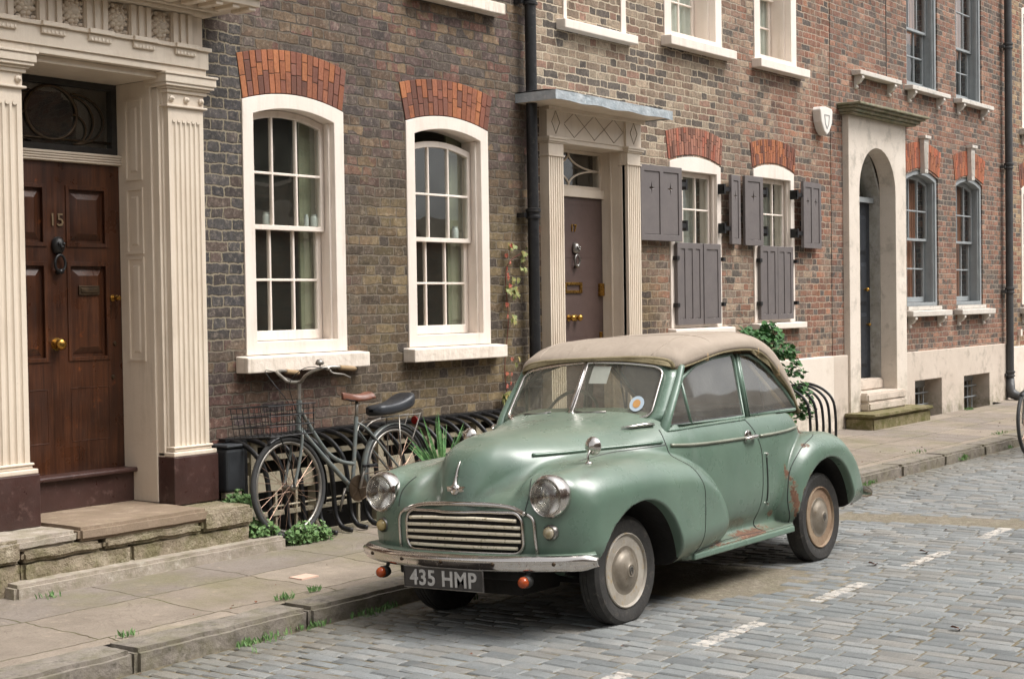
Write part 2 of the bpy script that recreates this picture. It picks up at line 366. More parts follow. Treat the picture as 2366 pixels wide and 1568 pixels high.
B17 = brick('brick_mixed_tan', [hx(c) for c in ('575049', '876c5c', '927765', '9f8570', '675b53', '8b6d5c', 'a8927c', '997a69', '7b6b5e', '956b57')], hx('a79a89'), mort=.010, jit=.007, spread=.5, soot=.2,
    zones=[(lambda m, x, z, a, b: m.math('MULTIPLY', m.rng(m.math('ADD', x, m.math('MULTIPLY', a, 1.5)), 14.6, 14.2), m.rng(m.math('ADD', z, a), 2.9, 3.3)), [hx(c) for c in ('5c544d', 'a3907b', '8f7c6a', 'ae9c86', '826c5b', '9a8570', '6c6259', '957463')], hx('b8aa95')),
        (lambda m, x, z, a, b: m.math('MULTIPLY', m.rng(x, 14.6, 15.2), m.rng(b, .40, .55)), [hx(c) for c in ('95634f', '835b4b', '5d5550', '9c6b52', '8a614f')], hx('a89684')),
        (lambda m, x, z, a, b: m.math('MULTIPLY', m.rng(m.math('ADD', z, m.math('MULTIPLY', a, 1.2)), 3.0, 2.4), m.rng(x, 12.6, 12.2)), [hx(c) for c in ('55483a', '6e5c44', '4a4038', '7c694e')], hx('8a7a62'))])
B19 = brick('brick_red_multi', [hx(c) for c in ('5a524c', '835e50', '926956', '665851', '9b725d', '756256', '8d6251', 'a47e69')], hx('a39687'), mort=.010, jit=.006, spread=.45, soot=.18)
B21 = brick('brick_pale_mixed', [hx(c) for c in ('5d5450', '8d7058', 'a58b6c', '6f6258', '9a7257', '8a5a48')], hx('b3a48e'), mort=.009, jit=.004, spread=.5, soot=.1)
def lintelm():
    m = M('rubbed_red_brick', .8, 0, .25); p = m.pos(); a = m.attr()
    c = m.mix(m.rng(m.noise(p, 45, 5, .7), .35, .75, 0, .55), a, hx('6a3a2a')); c = m.mix(m.rng(m.noise(p, 9, 4), .55, .75, 0, .4), c, (.05, .035, .03))
    return m.fin(c, None, m.bump(m.noise(p, 80, 5, .7), .005))
LINT = lintelm(); JOINT = plain('dark_joint_mortar', hx('4a3f37'), hx('3a302a'), .95)

# ------------------------------------------------------------ facade builders
YW = 7.7
def arc(x0, x1, zs, rise, n=14):
    xc, hw = (x0 + x1) / 2, (x1 - x0) / 2
    return [(x1 - 2 * hw * i / n, zs + rise * (1 - ((x1 - 2 * hw * i / n - xc) / hw) ** 2)) for i in range(n + 1)]
def outline(x0, x1, z0, zs, rise, n=14): return [(x0, z0), (x1, z0)] + (arc(x0, x1, zs, rise, n) if rise else [(x1, zs), (x0, zs)])
def wall(name, root, x0, x1, z0, z1, holes, mat, y0=YW, y1=None, notch=()):
    bot = [(x0, z0)]
    for a, b, t in notch: bot += [(a, z0), (a, t), (b, t), (b, z0)]
    return obj(name, MB().ext(bot + [(x1, z0), (x1, z1), (x0, z1)], y0, y1 or y0 + .32, 'xz', holes), mat, root)

def sash_window(root, x0, x1, z0, zs, rise, mat, fw=.10, ft=.09, inset=.10, cols=3, rt=2, rb=2, meet=None, drop=0, glass=None, flat_in=False, proud=.012, y=YW, sub=.09, depth=.2, label=None, bar=.009, lower=True):
    yf = y - proud
    out = outline(x0, x1, z0, zs, rise, 14)
    ir = 0 if flat_in else rise * .85
    zi = zs - ft + (rise * .3 if flat_in else 0)
    inn = outline(x0 + fw, x1 - fw, z0 + sub, zi, max(ir, 1e-4), 14)
    if not rise: out = outline(x0, x1, z0, zs, 1e-4, 14)
    w = obj('window', MB().ring(out, inn, yf, y + depth), mat, root, bevel=.004)
    if label: w['label'] = label
    a, b = x0 + fw, x1 - fw
    def ztop(x): c, h = (a + b) / 2, (b - a) / 2; return zi + max(ir, 0) * (1 - min(1, ((x - c) / h) ** 2)) - drop
    # staff beads beside the sashes
    s = MB()
    for xx in (a, b): s.box(xx - (0 if xx == a else .02), xx + (.02 if xx == a else 0), y + inset * .35, y + inset * .6, z0 + sub, zi - .002)
    each('bead', s, mat, w)
    meet = meet or (z0 + sub + zs) / 2
    for upper in (True, False):
        if not upper and not lower: continue
        ys = y + inset + (0 if upper else .042); st = .036 if upper else .045
        lo, hi = (meet - .018, None) if upper else (z0 + sub + .004, meet + .02)
        m = MB(); g = MB(); aa, bb = a + .005, b - .005
        if upper:
            top = [(x, z - drop) for x, z in arc(aa, bb, zi - .004, max(ir, 1e-4), 14)]; ti = [(x, z - .042 - drop) for x, z in arc(aa + st, bb - st, zi - .004, max(ir, 1e-4) * .9, 14)]
            m.ring([(aa, lo), (bb, lo)] + top, [(aa + st, lo + .034), (bb - st, lo + .034)] + ti, ys, ys + .038)
            g.flat([(aa + .02, lo + .01), (bb - .02, lo + .01)] + [(x, z - .02) for x, z in arc(aa + .02, bb - .02, zi - .004 - drop, max(ir, 1e-4), 14)], ys + .018, None)
            zb = lo + .034
        else:
            m.ring([(aa, lo), (bb, lo), (bb, hi), (aa, hi)], [(aa + st, lo + .07), (bb - st, lo + .07), (bb - st, hi - .03), (aa + st, hi - .03)], ys, ys + .038)
            g.add([(aa + .02, ys + .018, lo + .02), (bb - .02, ys + .018, lo + .02), (bb - .02, ys + .018, hi - .01), (aa + .02, ys + .018, hi - .01)], [(0, 1, 2, 3)]); zb = lo + .07
        for i in range(1, cols):
            x = aa + st + (bb - aa - 2 * st) * i / cols
            zt = (ztop(x) - .042) if upper else hi - .03
            m.box(x - bar, x + bar, ys + .002, ys + .034, zb - .002, zt + .002)
        nr = rt if upper else rb; zt = (zi - .045 - drop) if upper else hi - .03
        for i in range(1, nr):
            z = zb + (zt - zb) * i / nr + (.01 if upper else 0)
            m.box(aa + st - .002, bb - st + .002, ys + .003, ys + .033, z - bar, z + bar)
        obj('sash', m, mat, w, bevel=.003, seg=1)
        obj('pane', g, glass or GLASS, w)
    return w
def sill(w, x0, x1, z0, z1, mat=None, out=.10, y=YW, brackets=None, inn=None):
    m = MB().box(x0, x1, y - out, y + .06, z0, z1)
    for v in range(len(m.v)):
        p = m.v[v]
        if p[2] == z1 and p[1] < y: m.v[v] = (p[0], p[1], z1 - .012)
    o = obj('sill', m, mat or SILLP, w, bevel=.008)
    if brackets:
        for bx in brackets:
            pts = [(y + .01, z0), (y - out + .015, z0), (y - out + .01, z0 - .035), (y - out + .035, z0 - .06), (y - out + .05, z0 - .085), (y - .02, z0 - .11), (y - .035, z0 - .135), (y - .02, z0 - .155), (y + .01, z0 - .16)]
            obj('bracket', MB().ext([(p[0], p[1]) for p in pts], bx - .035, bx + .035, 'yz'), mat or SILLP, w, bevel=.005)
    return o
def gauged_arch(w, x0, x1, zs, rise, zt, cols, splay=.06, nb=17, seed=1, y=YW, trise=None, name='arch_lintel'):
    rd = random.Random(seed); m = MB(); cs = []; trise = rise if trise is None else trise
    def P(t, s):
        xb = x0 + (x1 - x0) * t; xt = (x0 - splay) + (x1 - x0 + 2 * splay) * t; q = 1 - (2 * t - 1) ** 2
        return (xb + (xt - xb) * s, (zs + rise * q) * (1 - s) + (zt + trise * q) * s)
    for i in range(nb):
        t0, t1 = i / nb, (i + 1) / nb; cuts = [0] + sorted(([rd.uniform(.3, .45), rd.uniform(.65, .8)] if i % 2 else [rd.uniform(.45, .62)])) + [1]
        base = rd.random()
        for a, b in zip(cuts, cuts[1:]):
            g = .0025; e = g / (x1 - x0); da = g / (zt - zs)
            q = [P(t0 + e, a + da), P(t1 - e, a + da), P(t1 - e, b - da), P(t0 + e, b - da)]; pr = y - .006 - rd.random() * .005
            n0 = len(m.v); m.ext(q, pr, y + .02)
            c = rd.choice(cols) if rd.random() < .5 else cols[int(base * len(cols))]; k = rd.uniform(.8, 1.15)
            cs += [(c[0] * k, c[1] * k, c[2] * k, 1)] * (len(m.v) - n0)
    o = obj(name, m, LINT, w, colors=cs, bevel=.0025, seg=1)
    back = [P(i / 10, 0) for i in range(11)] + [P(1 - i / 10, 1) for i in range(11)]
    obj('joint_mortar', MB().ext(back, y - .003, y + .01), JOINT, o)
    return o
ORANGE = [hx(c) for c in ('a56a4c', '99644c', '86594a', 'ad724f', '6e4f45', '7d574b')]
MIXED = [hx(c) for c in ('9c7060', '886356', 'a47562', '785a4e', 'a56653')]
def number(root, txt, x, z, y, size, mat, name='number'):
    cu = bpy.data.curves.new(name, 'FONT'); cu.body = txt; cu.size = size; cu.extrude = .004; cu.align_x = 'CENTER'
    t = bpy.data.objects.new('tmp', cu); COL.objects.link(t)
    dg = bpy.context.evaluated_depsgraph_get(); me = bpy.data.meshes.new_from_object(t.evaluated_get(dg))
    bpy.data.objects.remove(t)
    o = bpy.data.objects.new(name, me); COL.objects.link(o); me.materials.clear(); me.materials.append(mat)
    off = root_off(root); me.transform(Matrix.Translation((x - off.x, y - off.y, z - off.z)) @ Matrix.Rotation(PI / 2, 4, 'X')); o.parent = root
    return o
def knocker(root, x, z, y, mat):
    m = MB(); m.lathe([(0, -.05), (.03, -.045), (.045, -.02), (.046, 0)], (x, y, z + .075), 'y', 18, 1.25)
    for sx in (-1, 1): m.lathe([(0, -.06), (.01, -.056), (.012, -.045)], (x + sx * .016, y, z + .085), 'y', 8)
    m.lathe([(0, -.068), (.012, -.06), (.014, -.04)], (x, y, z + .065), 'y', 8)
    m.tube([(x + .038 * math.sin(t) * (1 if t else 1), y - .03, z + .015 - .06 * (1 - math.cos(t)) * .9) for t in np.linspace(0, 2 * PI, 22)[:-1]], .009, 8, True)
    m.lathe([(0, -.05), (.018, -.045), (.018, 0)], (x, y, z - .09), 'y', 10)
    return obj('knocker', m, mat, root, smooth=True)
def knob(root, x, z, y, mat, r=.03, name='knob'):
    return obj(name, MB().lathe([(0, -.075), (r * .6, -.073), (r * .95, -.06), (r, -.045), (r * .8, -.03), (r * .4, -.02), (r * .45, -.008), (r * 1.05, -.004), (r * 1.05, 0)], (x, y, z), 'y', 22), mat, root, smooth=True, angle=50)
def panel(m, x0, x1, z0, z1, y, raised=.012, bw=.035):
    """raised-and-fielded panel: sunk border then a bevelled field"""
    m.add([(x0, y, z0), (x1, y, z0), (x1, y, z1), (x0, y, z1), (x0 + bw, y - raised, z0 + bw), (x1 - bw, y - raised, z0 + bw), (x1 - bw, y - raised, z1 - bw), (x0 + bw, y - raised, z1 - bw)],
          [(0, 1, 5, 4), (1, 2, 6, 5), (2, 3, 7, 6), (3, 0, 4, 7), (4, 5, 6, 7)])

# ============================================================ first house, number 15
h15 = empty('brick_house', (6.5, YW, .07), 'dark stock brick house with cream fluted doorcase numbered 15 and orange window arches', 'house')
W1 = outline(6.97, 7.97, 1.31, 3.085, .075); W2 = outline(8.67, 9.70, 1.31, 3.085, .075)
TOP = 8.2
wall('wall', h15, 2.6, 10.28, .72, TOP, [W1, W2, [(8.90, 4.17), (9.75, 4.17), (9.75, 5.9), (8.90, 5.9)], [(7.2, 4.9), (8.0, 4.9), (8.0, 6.4), (7.2, 6.4)]], B15, notch=[(5.10, 6.22, 3.15)])
wall('wall_base', h15, 2.6, 5.10, -.9, .72, [], B15); wall('wall_base', h15, 6.22, 6.72, -.9, .72, [], B15)
wall('wall_base', h15, 10.05, 10.28, -.9, .72, [], B15)
# basement opening below the sills
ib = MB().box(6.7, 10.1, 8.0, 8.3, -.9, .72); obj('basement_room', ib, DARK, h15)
# rooms
def room(root, x0, x1, z0, z1, mat=None, y0=8.03, y1=10.6):
    m = MB().box(x0, x1, y0, y1, z0, z1); m.f = [f for i, f in enumerate(m.f) if i != 2]
    o = obj('room', m, mat or ROOM, root); return o
room(h15, 6.5, 10.2, .8, 3.65); room(h15, 6.5, 10.2, 3.7, 7)
w1 = sash_window(h15, 6.97, 7.97, 1.31, 3.085, .075, WHITE, meet=2.215, inset=.10)
sill(w1, 6.88, 8.10, 1.19, 1.31, out=.12); gauged_arch(w1, 6.98, 7.96, 3.09, .075, 3.40, ORANGE, .05, 19, 3)
w2 = sash_window(h15, 8.67, 9.70, 1.31, 3.085, .075, WHITE, meet=2.17, inset=.10, drop=.085)
sill(w2, 8.61, 9.79, 1.195, 1.31, out=.12); gauged_arch(w2, 8.67, 9.70, 3.09, .075, 3.38, ORANGE, .07, 18, 5)
w = sash_window(h15, 8.90, 9.75, 4.17, 5.7, .06, WHITE, inset=.12); sill(w, 8.70, 9.83, 4.06, 4.165, out=.12)
w = sash_window(h15, 7.2, 8.0, 4.9, 6.2, .06, WHITE, inset=.12)
# inner window furniture: folded shutters and curtains
m = MB()
for x in (7.76, 9.46):
    m.box(x - .04, x + .22, 7.915, 7.935, 1.42, 3.12)
    for z0_, z1_ in ((1.5, 2.15), (2.25, 2.9)): panel(m, x - .01, x + .16, z0_, z1_, 7.915, .008, .02)
obj('inner_shutter', m, SAGE, h15)
m = MB().box(8.45, 8.9, 8.5, 8.52, 1.35, 2.3); m.box(9.05, 9.30, 8.35, 8.36, 1.42, 2.2); each('curtain', m, REDC, h15)
m = MB(); m.box(6.9, 8.05, 7.90, 8.02, 1.36, 1.40); m.box(8.6, 9.75, 7.90, 8.02, 1.36, 1.40); each('window_board', m, SAGE, h15)

# ---- doorcase of number 15
m = MB(); YD = 8.0
# jambs and soffit
m.box(6.15, 6.24, 7.66, 8.05, .385, 3.12); m.box(5.07, 5.16, 7.66, 8.05, .385, 3.12); m.box(5.16, 6.15, 7.56, 8.05, 3.12, 3.16)
m.box(6.165, 6.26, 7.60, 7.66, .385, 3.12)
m.box(6.185, 6.235, 7.585, 7.60, .385, 3.10)
dc = obj('doorcase', m, CREAM, h15, bevel=.004)
# panels on the jamb facing the door
m = MB()
for z0_, z1_ in ((1.32, 1.97), (2.02, 2.42), (2.50, 3.0)):
    for a, b, c, d_ in ((7.76, 7.90, z0_, z1_),):
        m.add([(6.149, a, c), (6.149, b, c), (6.149, b, d_), (6.149, a, d_), (6.16, a + .018, c + .02), (6.16, b - .018, c + .02), (6.16, b - .018, d_ - .02), (6.16, a + .018, d_ - .02), (6.143, a + .045, c + .05), (6.143, b - .045, c + .05), (6.143, b - .045, d_ - .05), (6.143, a + .045, d_ - .05)],
              [(0, 1, 5, 4), (1, 2, 6, 5), (2, 3, 7, 6), (3, 0, 4, 7), (4, 5, 9, 8), (5, 6, 10, 9), (6, 7, 11, 10), (7, 4, 8, 11), (8, 9, 10, 11)])
    m.box(6.141, 6.15, 7.745, 7.76, z0_ - .015, z1_ + .015); m.box(6.141, 6.15, 7.90, 7.915, z0_ - .015, z1_ + .015)
    m.box(6.141, 6.15, 7.76, 7.90, z0_ - .015, z0_); m.box(6.141, 6.15, 7.76, 7.90, z1_, z1_ + .015)
obj('jamb_panelling', m, CREAM, dc)
def pilaster(x0, x1):
    pl = MB(); yf = 7.54
    n = 6; wd = (x1 - x0 - .05) / n; prof = [(x0, YW - .02), (x0, yf)]
    # fluted shaft as one extruded plan outline
    for i in range(n):
        a = x0 + .025 + wd * i + wd * .18; b = x0 + .025 + wd * (i + 1) - wd * .18; c, r_ = (a + b) / 2, (b - a) / 2
        prof += [(c - r_ * math.cos(t), yf + r_ * .9 * math.sin(t)) for t in np.linspace(0, PI, 7)]
    prof += [(x1, yf), (x1, YW - .02)]
    pl.ext(prof, .745, 2.86, 'xy')
    # plain top with flute heads, side flutes
    pl.box(x0, x1, yf, YW - .02, 2.86, 2.945)
    for i in range(n):
        c = x0 + .025 + wd * (i + .5); pl.lathe([(0, -.003), (wd * .30, -.003), (wd * .30, .002)], (c, yf, 2.86), 'y', 12)
    o = obj('pilaster', pl, CREAM, dc_root(), smooth=True, angle=35)
    c = MB(); e = [(0, 2.945, .012), (2.945, 2.96, .022), (2.96, 3.035, .004), (3.035, 3.06, .02), (3.06, 3.075, .035), (3.075, 3.095, .055), (3.095, 3.145, .065), (3.145, 3.16, .075)]
    for a, b, k in e:
        if a: c.box(x0 - k, x1 + k, yf - k, YW, a, b)
    for i in range(3): c.lathe([(0, -.03), (.008, -.028), (.014, -.018), (.02, -.015), (.022, -.004), (.022, 0)], (x0 + (x1 - x0) * (i * .42 + .08), yf - .004, 2.998), 'y', 10)
    obj('capital', c, CREAM, o, bevel=.006)
    c = MB()
    for a, b, k in ((.735, .75, .02), (.715, .735, .012), (.685, .715, .035)): c.box(x0 - k, x1 + k, yf - k, YW, a, b)
    obj('base_moulding', c, CREAM, o, bevel=.009, seg=3)
    obj('plinth', MB().box(x0 - .04, x1 + .04, yf - .04, YW, .372, .685), BROWNP, o, bevel=.006)
    return o
def dc_root(): return h15
pilaster(6.20, 6.49); pilaster(4.78, 5.12)
# entablature: architrave, frieze of triglyphs and rosettes, cornice
m = MB()
m.box(3.9, 6.49, 7.50, 7.72, 3.162, 3.205); m.box(3.9, 6.50, 7.485, 7.72, 3.205, 3.32); m.box(3.9, 6.515, 7.465, 7.72, 3.32, 3.345)
m.box(3.9, 6.49, 7.53, 7.72, 3.345, 3.55)
ent = obj('entablature', m, CREAM, h15, bevel=.003)
for i in range(6):
    xt = 6.30 - .332 * i; m = MB(); ros = MB()
    for q in range(3): m.box(xt - .082 + q * .06, xt - .082 + q * .06 + .036, 7.49, 7.53, 3.346, 3.545)
    m.box(xt - .087, xt + .087, 7.505, 7.53, 3.346, 3.545); m.box(xt - .09, xt + .09, 7.445, 7.47, 3.319, 3.347); m.box(xt - .082, xt + .082, 7.468, 7.486, 3.275, 3.318)
    for q in range(6): m.add([(xt - .076 + q * .0275, 7.468, 3.29), (xt - .062 + q * .0275, 7.468, 3.29), (xt - .062 + q * .0275, 7.46, 3.278), (xt - .076 + q * .0275, 7.46, 3.278), (xt - .069 + q * .0275, 7.466, 3.312)], [(0, 1, 2, 3), (0, 4, 1), (1, 4, 2), (2, 4, 3), (3, 4, 0)])
    xr = xt - .166; zr = 3.445
    for ring_, rr, nn, hh in ((0, .036, 7, .035), (1, .062, 9, .026), (2, .088, 14, .012)):
        for q in range(nn):
            t = 2 * PI * q / nn + ring_ * .3; sc = 1 if ring_ < 2 else 1 / max(abs(math.cos(t)), abs(math.sin(t)), .72) * .92
            cx_, cz_ = xr + rr * sc * math.cos(t) * .8, zr + rr * sc * math.sin(t)
            ros.lathe([(0, -hh - .006), (.012, -hh), (.02 - ring_ * .001, -hh + .012), (.024, 0)], (cx_, 7.53, cz_), 'y', 8, 1)
    ros.lathe([(0, -.05), (.008, -.048), (.012, -.04), (.02, -.046), (.026, -.03), (.03, 0)], (xr, 7.53, zr), 'y', 12)
    obj('triglyph', m, CREAM, ent, bevel=.002, seg=1); obj('rosette', ros, CREAM, ent, smooth=True)
m = MB()
for z0_, z1_, yo, xo in ((3.55, 3.575, 7.46, 6.52), (3.575, 3.61, 7.43, 6.55), (3.61, 3.66, 7.22, 6.72), (3.66, 3.70, 7.19, 6.75), (3.70, 3.78, 7.13, 6.80), (3.78, 3.80, 7.10, 6.83)): m.box(3.8, xo, yo, 7.715, z0_, z1_)
for i in range(18): m.box(6.64 - i * .14, 6.70 - i * .14, 7.24, 7.42, 3.585, 3.612)
obj('cornice', m, CREAM, ent, bevel=.006)
obj('cornice_lead', MB().box(3.8, 6.84, 7.09, 7.72, 3.802, 3.815), LEAD, ent)
# door, transom, fanlight, threshold
m = MB(); m.box(5.16, 6.15, YD + .012, YD + .05, .60, 2.585)
cols_ = ((5.27, 5.57), (5.74, 6.04)); rows = ((2.06, 2.43), (1.33, 1.94))
def frame_grid(m, xs, zs_, y0, y1):
    pass
full = [(5.16, .60), (6.15, .60), (6.15, 2.585), (5.16, 2.585)]
hol = [[(a, c), (b, c), (b, d_), (a, d_)] for a, b in cols_ for c, d_ in rows]
m.ext(full, YD - .008, YD + .012, 'xz', hol)
for a, b in cols_:
    for c, d_ in rows:
        panel(m, a + .03, b - .03, c + .03, d_ - .03, YD + .012, .022, .045)
        m.box(a - .012, a + .014, YD - .016, YD + .0, c - .012, d_ + .012); m.box(b - .014, b + .012, YD - .016, YD, c - .012, d_ + .012)
        m.box(a + .014, b - .014, YD - .016, YD, c - .012, c + .014); m.box(a + .014, b - .014, YD - .016, YD, d_ - .014, d_ + .012)
    for z_ in (.80, 1.14): m.box(a, b, YD - .0105, YD - .008, z_, z_ + .006)
    m.box(a, a + .005, YD - .0105, YD - .008, .806, 1.14); m.box(b - .005, b, YD - .0105, YD - .008, .806, 1.14)
d15 = obj('door', m, OAK, h15, bevel=.003, seg=1); d15['label'] = 'dark varnished panelled wooden door numbered 15'
number(d15, '15', 5.655, 2.18, YD - .014, .115, plain('dull_brass_figures', hx('75624a'), hx('5f503c'), .4))
knocker(d15, 5.66, 1.98, YD - .008, IRON); knob(d15, 5.64, 1.43, YD - .008, BRASS, .038)
knob(d15, 6.08, 1.72, YD - .008, BRASS, .02, 'latch')
m = MB().box(5.81, 5.97, YD - .022, YD, 1.74, 1.80); m.box(5.825, 5.955, YD - .027, YD - .02, 1.755, 1.785); obj('letter_slot', m, BRONZE, d15, bevel=.003)
m = MB().lathe([(0, -.012), (.012, -.01), (.016, 0)], (6.09, YD - .008, 1.42), 'y', 10); m.lathe([(0, -.012), (.012, -.01), (.016, 0)], (6.07, YD - .008, 1.20), 'y', 10); obj('keyhole', m, BRONZE, d15)
m = MB(); m.box(5.16, 6.15, YD - .03, YD + .05, 2.587, 2.655)
for i in range(4): m.box(5.16, 6.15, YD - .042, YD - .03, 2.592 + i * .016, 2.601 + i * .016)
obj('transom', m, CREAM, h15)
fl = obj('fanlight', MB().ring(outline(5.16, 6.15, 2.657, 3.118, 1e-4), outline(5.20, 6.11, 2.70, 3.08, 1e-4), YD, YD + .05), DARK, h15)
m = MB(); cx_, cz_ = 5.66, 2.90
m.tube([(cx_ + .19 * math.cos(t), YD + .02, cz_ + .17 * math.sin(t)) for t in np.linspace(0, 2 * PI, 40)[:-1]], .011, 6, True)
for sx in (-1, 1):
    for r1_, z1_ in ((.24, .10), (.30, .16), (.38, .17)):
        m.tube([(cx_ + sx * (.16 + (r1_ - .14) * math.sin(t)), YD + .02, cz_ - .19 + z1_ * 1.9 * (1 - math.cos(t)) / 2) for t in np.linspace(0, PI, 14)], .007, 5)
m.tube([(5.2, YD + .02, 2.735), (6.11, YD + .02, 2.735)], .008, 5)
obj('leadwork', m, BRONZE, fl, smooth=True); obj('pane', MB().flat([(5.18, 2.67), (6.13, 2.67), (6.13, 3.11), (5.18, 3.11)], YD + .028), GLASS, fl)
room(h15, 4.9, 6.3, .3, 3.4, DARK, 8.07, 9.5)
m = MB().box(5.16, 6.15, 7.90, 8.06, .385, .575); obj('threshold_riser', m, BROWNP, h15, bevel=.004)
m = MB().box(5.158, 6.20, 7.86, 8.04, .577, .607); obj('threshold', m, BROWNP, h15, bevel=.010)
# doorstep
st = empty('doorstep', (5.5, 7.2, .05), 'worn two-tier stone doorstep below the cream columned doorway', 'step')
def rough_block(x0, x1, y0, y1, z0, z1, amp=.012, n=14, seed=0, rounded=.02):
    """box whose faces are finely cut and knocked about"""
    rd = np.random.default_rng(seed); bm = bmesh.new(); bmesh.ops.create_cube(bm, size=1)
    bmesh.ops.bevel(bm, geom=bm.edges[:], offset=rounded / max(x1 - x0, .1) * 1.2, segments=2, affect='EDGES') if False else None
    nx = max(2, int((x1 - x0) / .05)); 
    for v in bm.verts: v.co = Vector((x0 + (v.co.x + .5) * (x1 - x0), y0 + (v.co.y + .5) * (y1 - y0), z0 + (v.co.z + .5) * (z1 - z0)))
    bmesh.ops.bevel(bm, geom=bm.edges[:], offset=rounded, segments=2, affect='EDGES')
    bmesh.ops.subdivide_edges(bm, edges=[e for e in bm.edges if e.calc_length() > .12], cuts=min(nx, 24), use_grid_fill=True)
    from mathutils import noise as mn
    for v in bm.verts:
        d_ = mn.noise_vector(v.co * 7 + Vector((seed, 0, 0))) * amp + mn.noise_vector(v.co * 22 + Vector((seed, 3, 0))) * amp * .4
        v.co += d_
    mb = MB(); mb.v = [tuple(v.co) for v in bm.verts]; bm.verts.index_update(); mb.f = [tuple(v.index for v in f.verts) for f in bm.faces]; bm.free(); return mb
obj('tread', rough_block(4.70, 6.74, 7.08, 7.3, .02, .137, .003, seed=4), PORT, st, smooth=True, angle=50)
rb = MB(); x = 3.9; i = 0
while x < 6.45:
    wdt = [.92, .75, 1.2, .66][i % 4]; q = rough_block(x, min(x + wdt, 6.52) - .004, 7.19, 7.6, .02, .245, .012, seed=20 + i); rb.add(q.v, q.f); x += wdt; i += 1
x = 3.9
while x < 6.45:
    wdt = [.55, .75, .60, .65, .26][i % 5]; q = rough_block(x, min(x + wdt, 6.54) - .006, 7.17, 7.65, .235, .30 if 5.2 < x + wdt and x < 6.1 else .365, .012, seed=40 + i); rb.add(q.v, q.f); x += wdt; i += 1
obj('rubble_riser', rb, RUBBLE, st, smooth=True, angle=60)
q = rough_block(5.19, 6.16, 7.17, 7.93, .30, .385, .003, seed=9); obj('landing_slab', q, SLAB, st, smooth=True, angle=50)
q = rough_block(6.165, 6.60, 7.18, 7.72, .30, .372, .006, seed=12); q2 = rough_block(3.9, 5.185, 7.18, 7.72, .30, .372, .008, seed=13); q.add(q2.v, q2.f)
each('landing_edge', q, PORT, st, smooth=True, angle=50)

# basement window in the pit
bw = MB()
for z_, h_ in ((.66, .05), (.56, .035), (.34, .13), (.16, .03), (-.05, .05)): bw.box(6.68, 10.05, 7.72, 7.76, z_, z_ + h_)
for x_ in (6.70, 7.0, 7.62, 8.3, 8.9, 9.5, 10.0): bw.box(x_, x_ + .06, 7.70, 7.78, -.85, .70)
for x_ in (7.25, 7.45, 8.1, 8.6): bw.box(x_, x_ + .02, 7.73, 7.75, -.8, .34)
obj('basement_window', bw, TIMB, h15)

# ============================================================ second house, number 17
h17 = empty('brick_house', (13.5, YW, .07), 'brick house with dark grey shutters and pale doorcase under lead canopy, numbered 17', 'house')
W3 = outline(12.60, 13.62, 1.37, 3.03, .075); W4 = outline(14.34, 15.30, 1.39, 3.06, .075)
wall('wall', h17, 10.284, 16.28, .72, TOP, [W3, W4, [(12.54, 4.27), (13.68, 4.27), (13.68, 5.9), (12.54, 5.9)], [(14.40, 4.27), (15.40, 4.27), (15.40, 5.9), (14.40, 5.9)]], B17, notch=[(10.60, 11.76, 3.11)])
wall('wall_base', h17, 11.76, 16.28, -.5, .72, [], B17); wall('wall_base', h17, 10.284, 10.60, -.5, .72, [], B17)
room(h17, 12.2, 16.2, .8, 3.6); room(h17, 12.2, 16.2, 3.7, 7.5); room(h17, 10.4, 12.1, .1, 3.5, DARK, 8.1, 9.6)
def shutter(w, x0, x1, z0, z1, y, ang, hinge, npan, star=True, hinges=True, name='shutter'):
    """one leaf with sunk panels and cut-out stars; hinge = 'l' or 'r', ang opens it"""
    m = MB(); T = .035; n = npan; pw = (x1 - x0 - .06 * (n + 1)) / n
    holes = []; stars = []
    for i in range(n):
        a = x0 + .06 + i * (pw + .06); holes.append([(a, z0 + .06), (a + pw, z0 + .06), (a + pw, z1 - .06), (a, z1 - .06)])
        if star:
            c, zc = a + pw / 2, z1 - .22; s_ = .045
            stars.append([(c + (s_ if k % 2 == 0 else s_ * .26) * math.sin(k * PI / 4), zc + (s_ * 1.25 if k % 2 == 0 else s_ * .3) * math.cos(k * PI / 4)) for k in range(8)])
    m.ext([(x0, z0), (x1, z0), (x1, z1), (x0, z1)], y - T / 2, y + T / 2, 'xz', holes)
    for i, h_ in enumerate(holes):
        a, b = h_[0][0] + .003, h_[1][0] - .003; c, d_ = h_[0][1] + .003, h_[2][1] - .003
        m.ext([(a, c), (b, c), (b, d_), (a, d_)], y - T / 2 + .009, y + T / 2 - .009, 'xz', [stars[i]] if star else None)
    hx_ = x0 if hinge == 'l' else x1; ca, sa = math.cos(ang), math.sin(ang)
    m.v = [(hx_ + (p[0] - hx_) * ca - (p[1] - y) * sa, y + (p[0] - hx_) * sa + (p[1] - y) * ca, p[2]) for p in m.v]
    o = obj(name, m, SHUT, w, bevel=.003, seg=1)
    if hinges:
        hb = MB(); s = 1 if hinge == 'l' else -1
        for z_ in (z0 + .14, z1 - .18):
            hb.box(min(hx_ - s * .13, hx_ + s * .02), max(hx_ - s * .13, hx_ + s * .02), y - .002, y + .014, z_, z_ + .045)
            hb.box(min(hx_ - s * .13, hx_ - s * .10), max(hx_ - s * .13, hx_ - s * .10), y - .004, y + .09, z_ - .03, z_ + .075)
        each('hinge', hb, IRON, o)
    return o
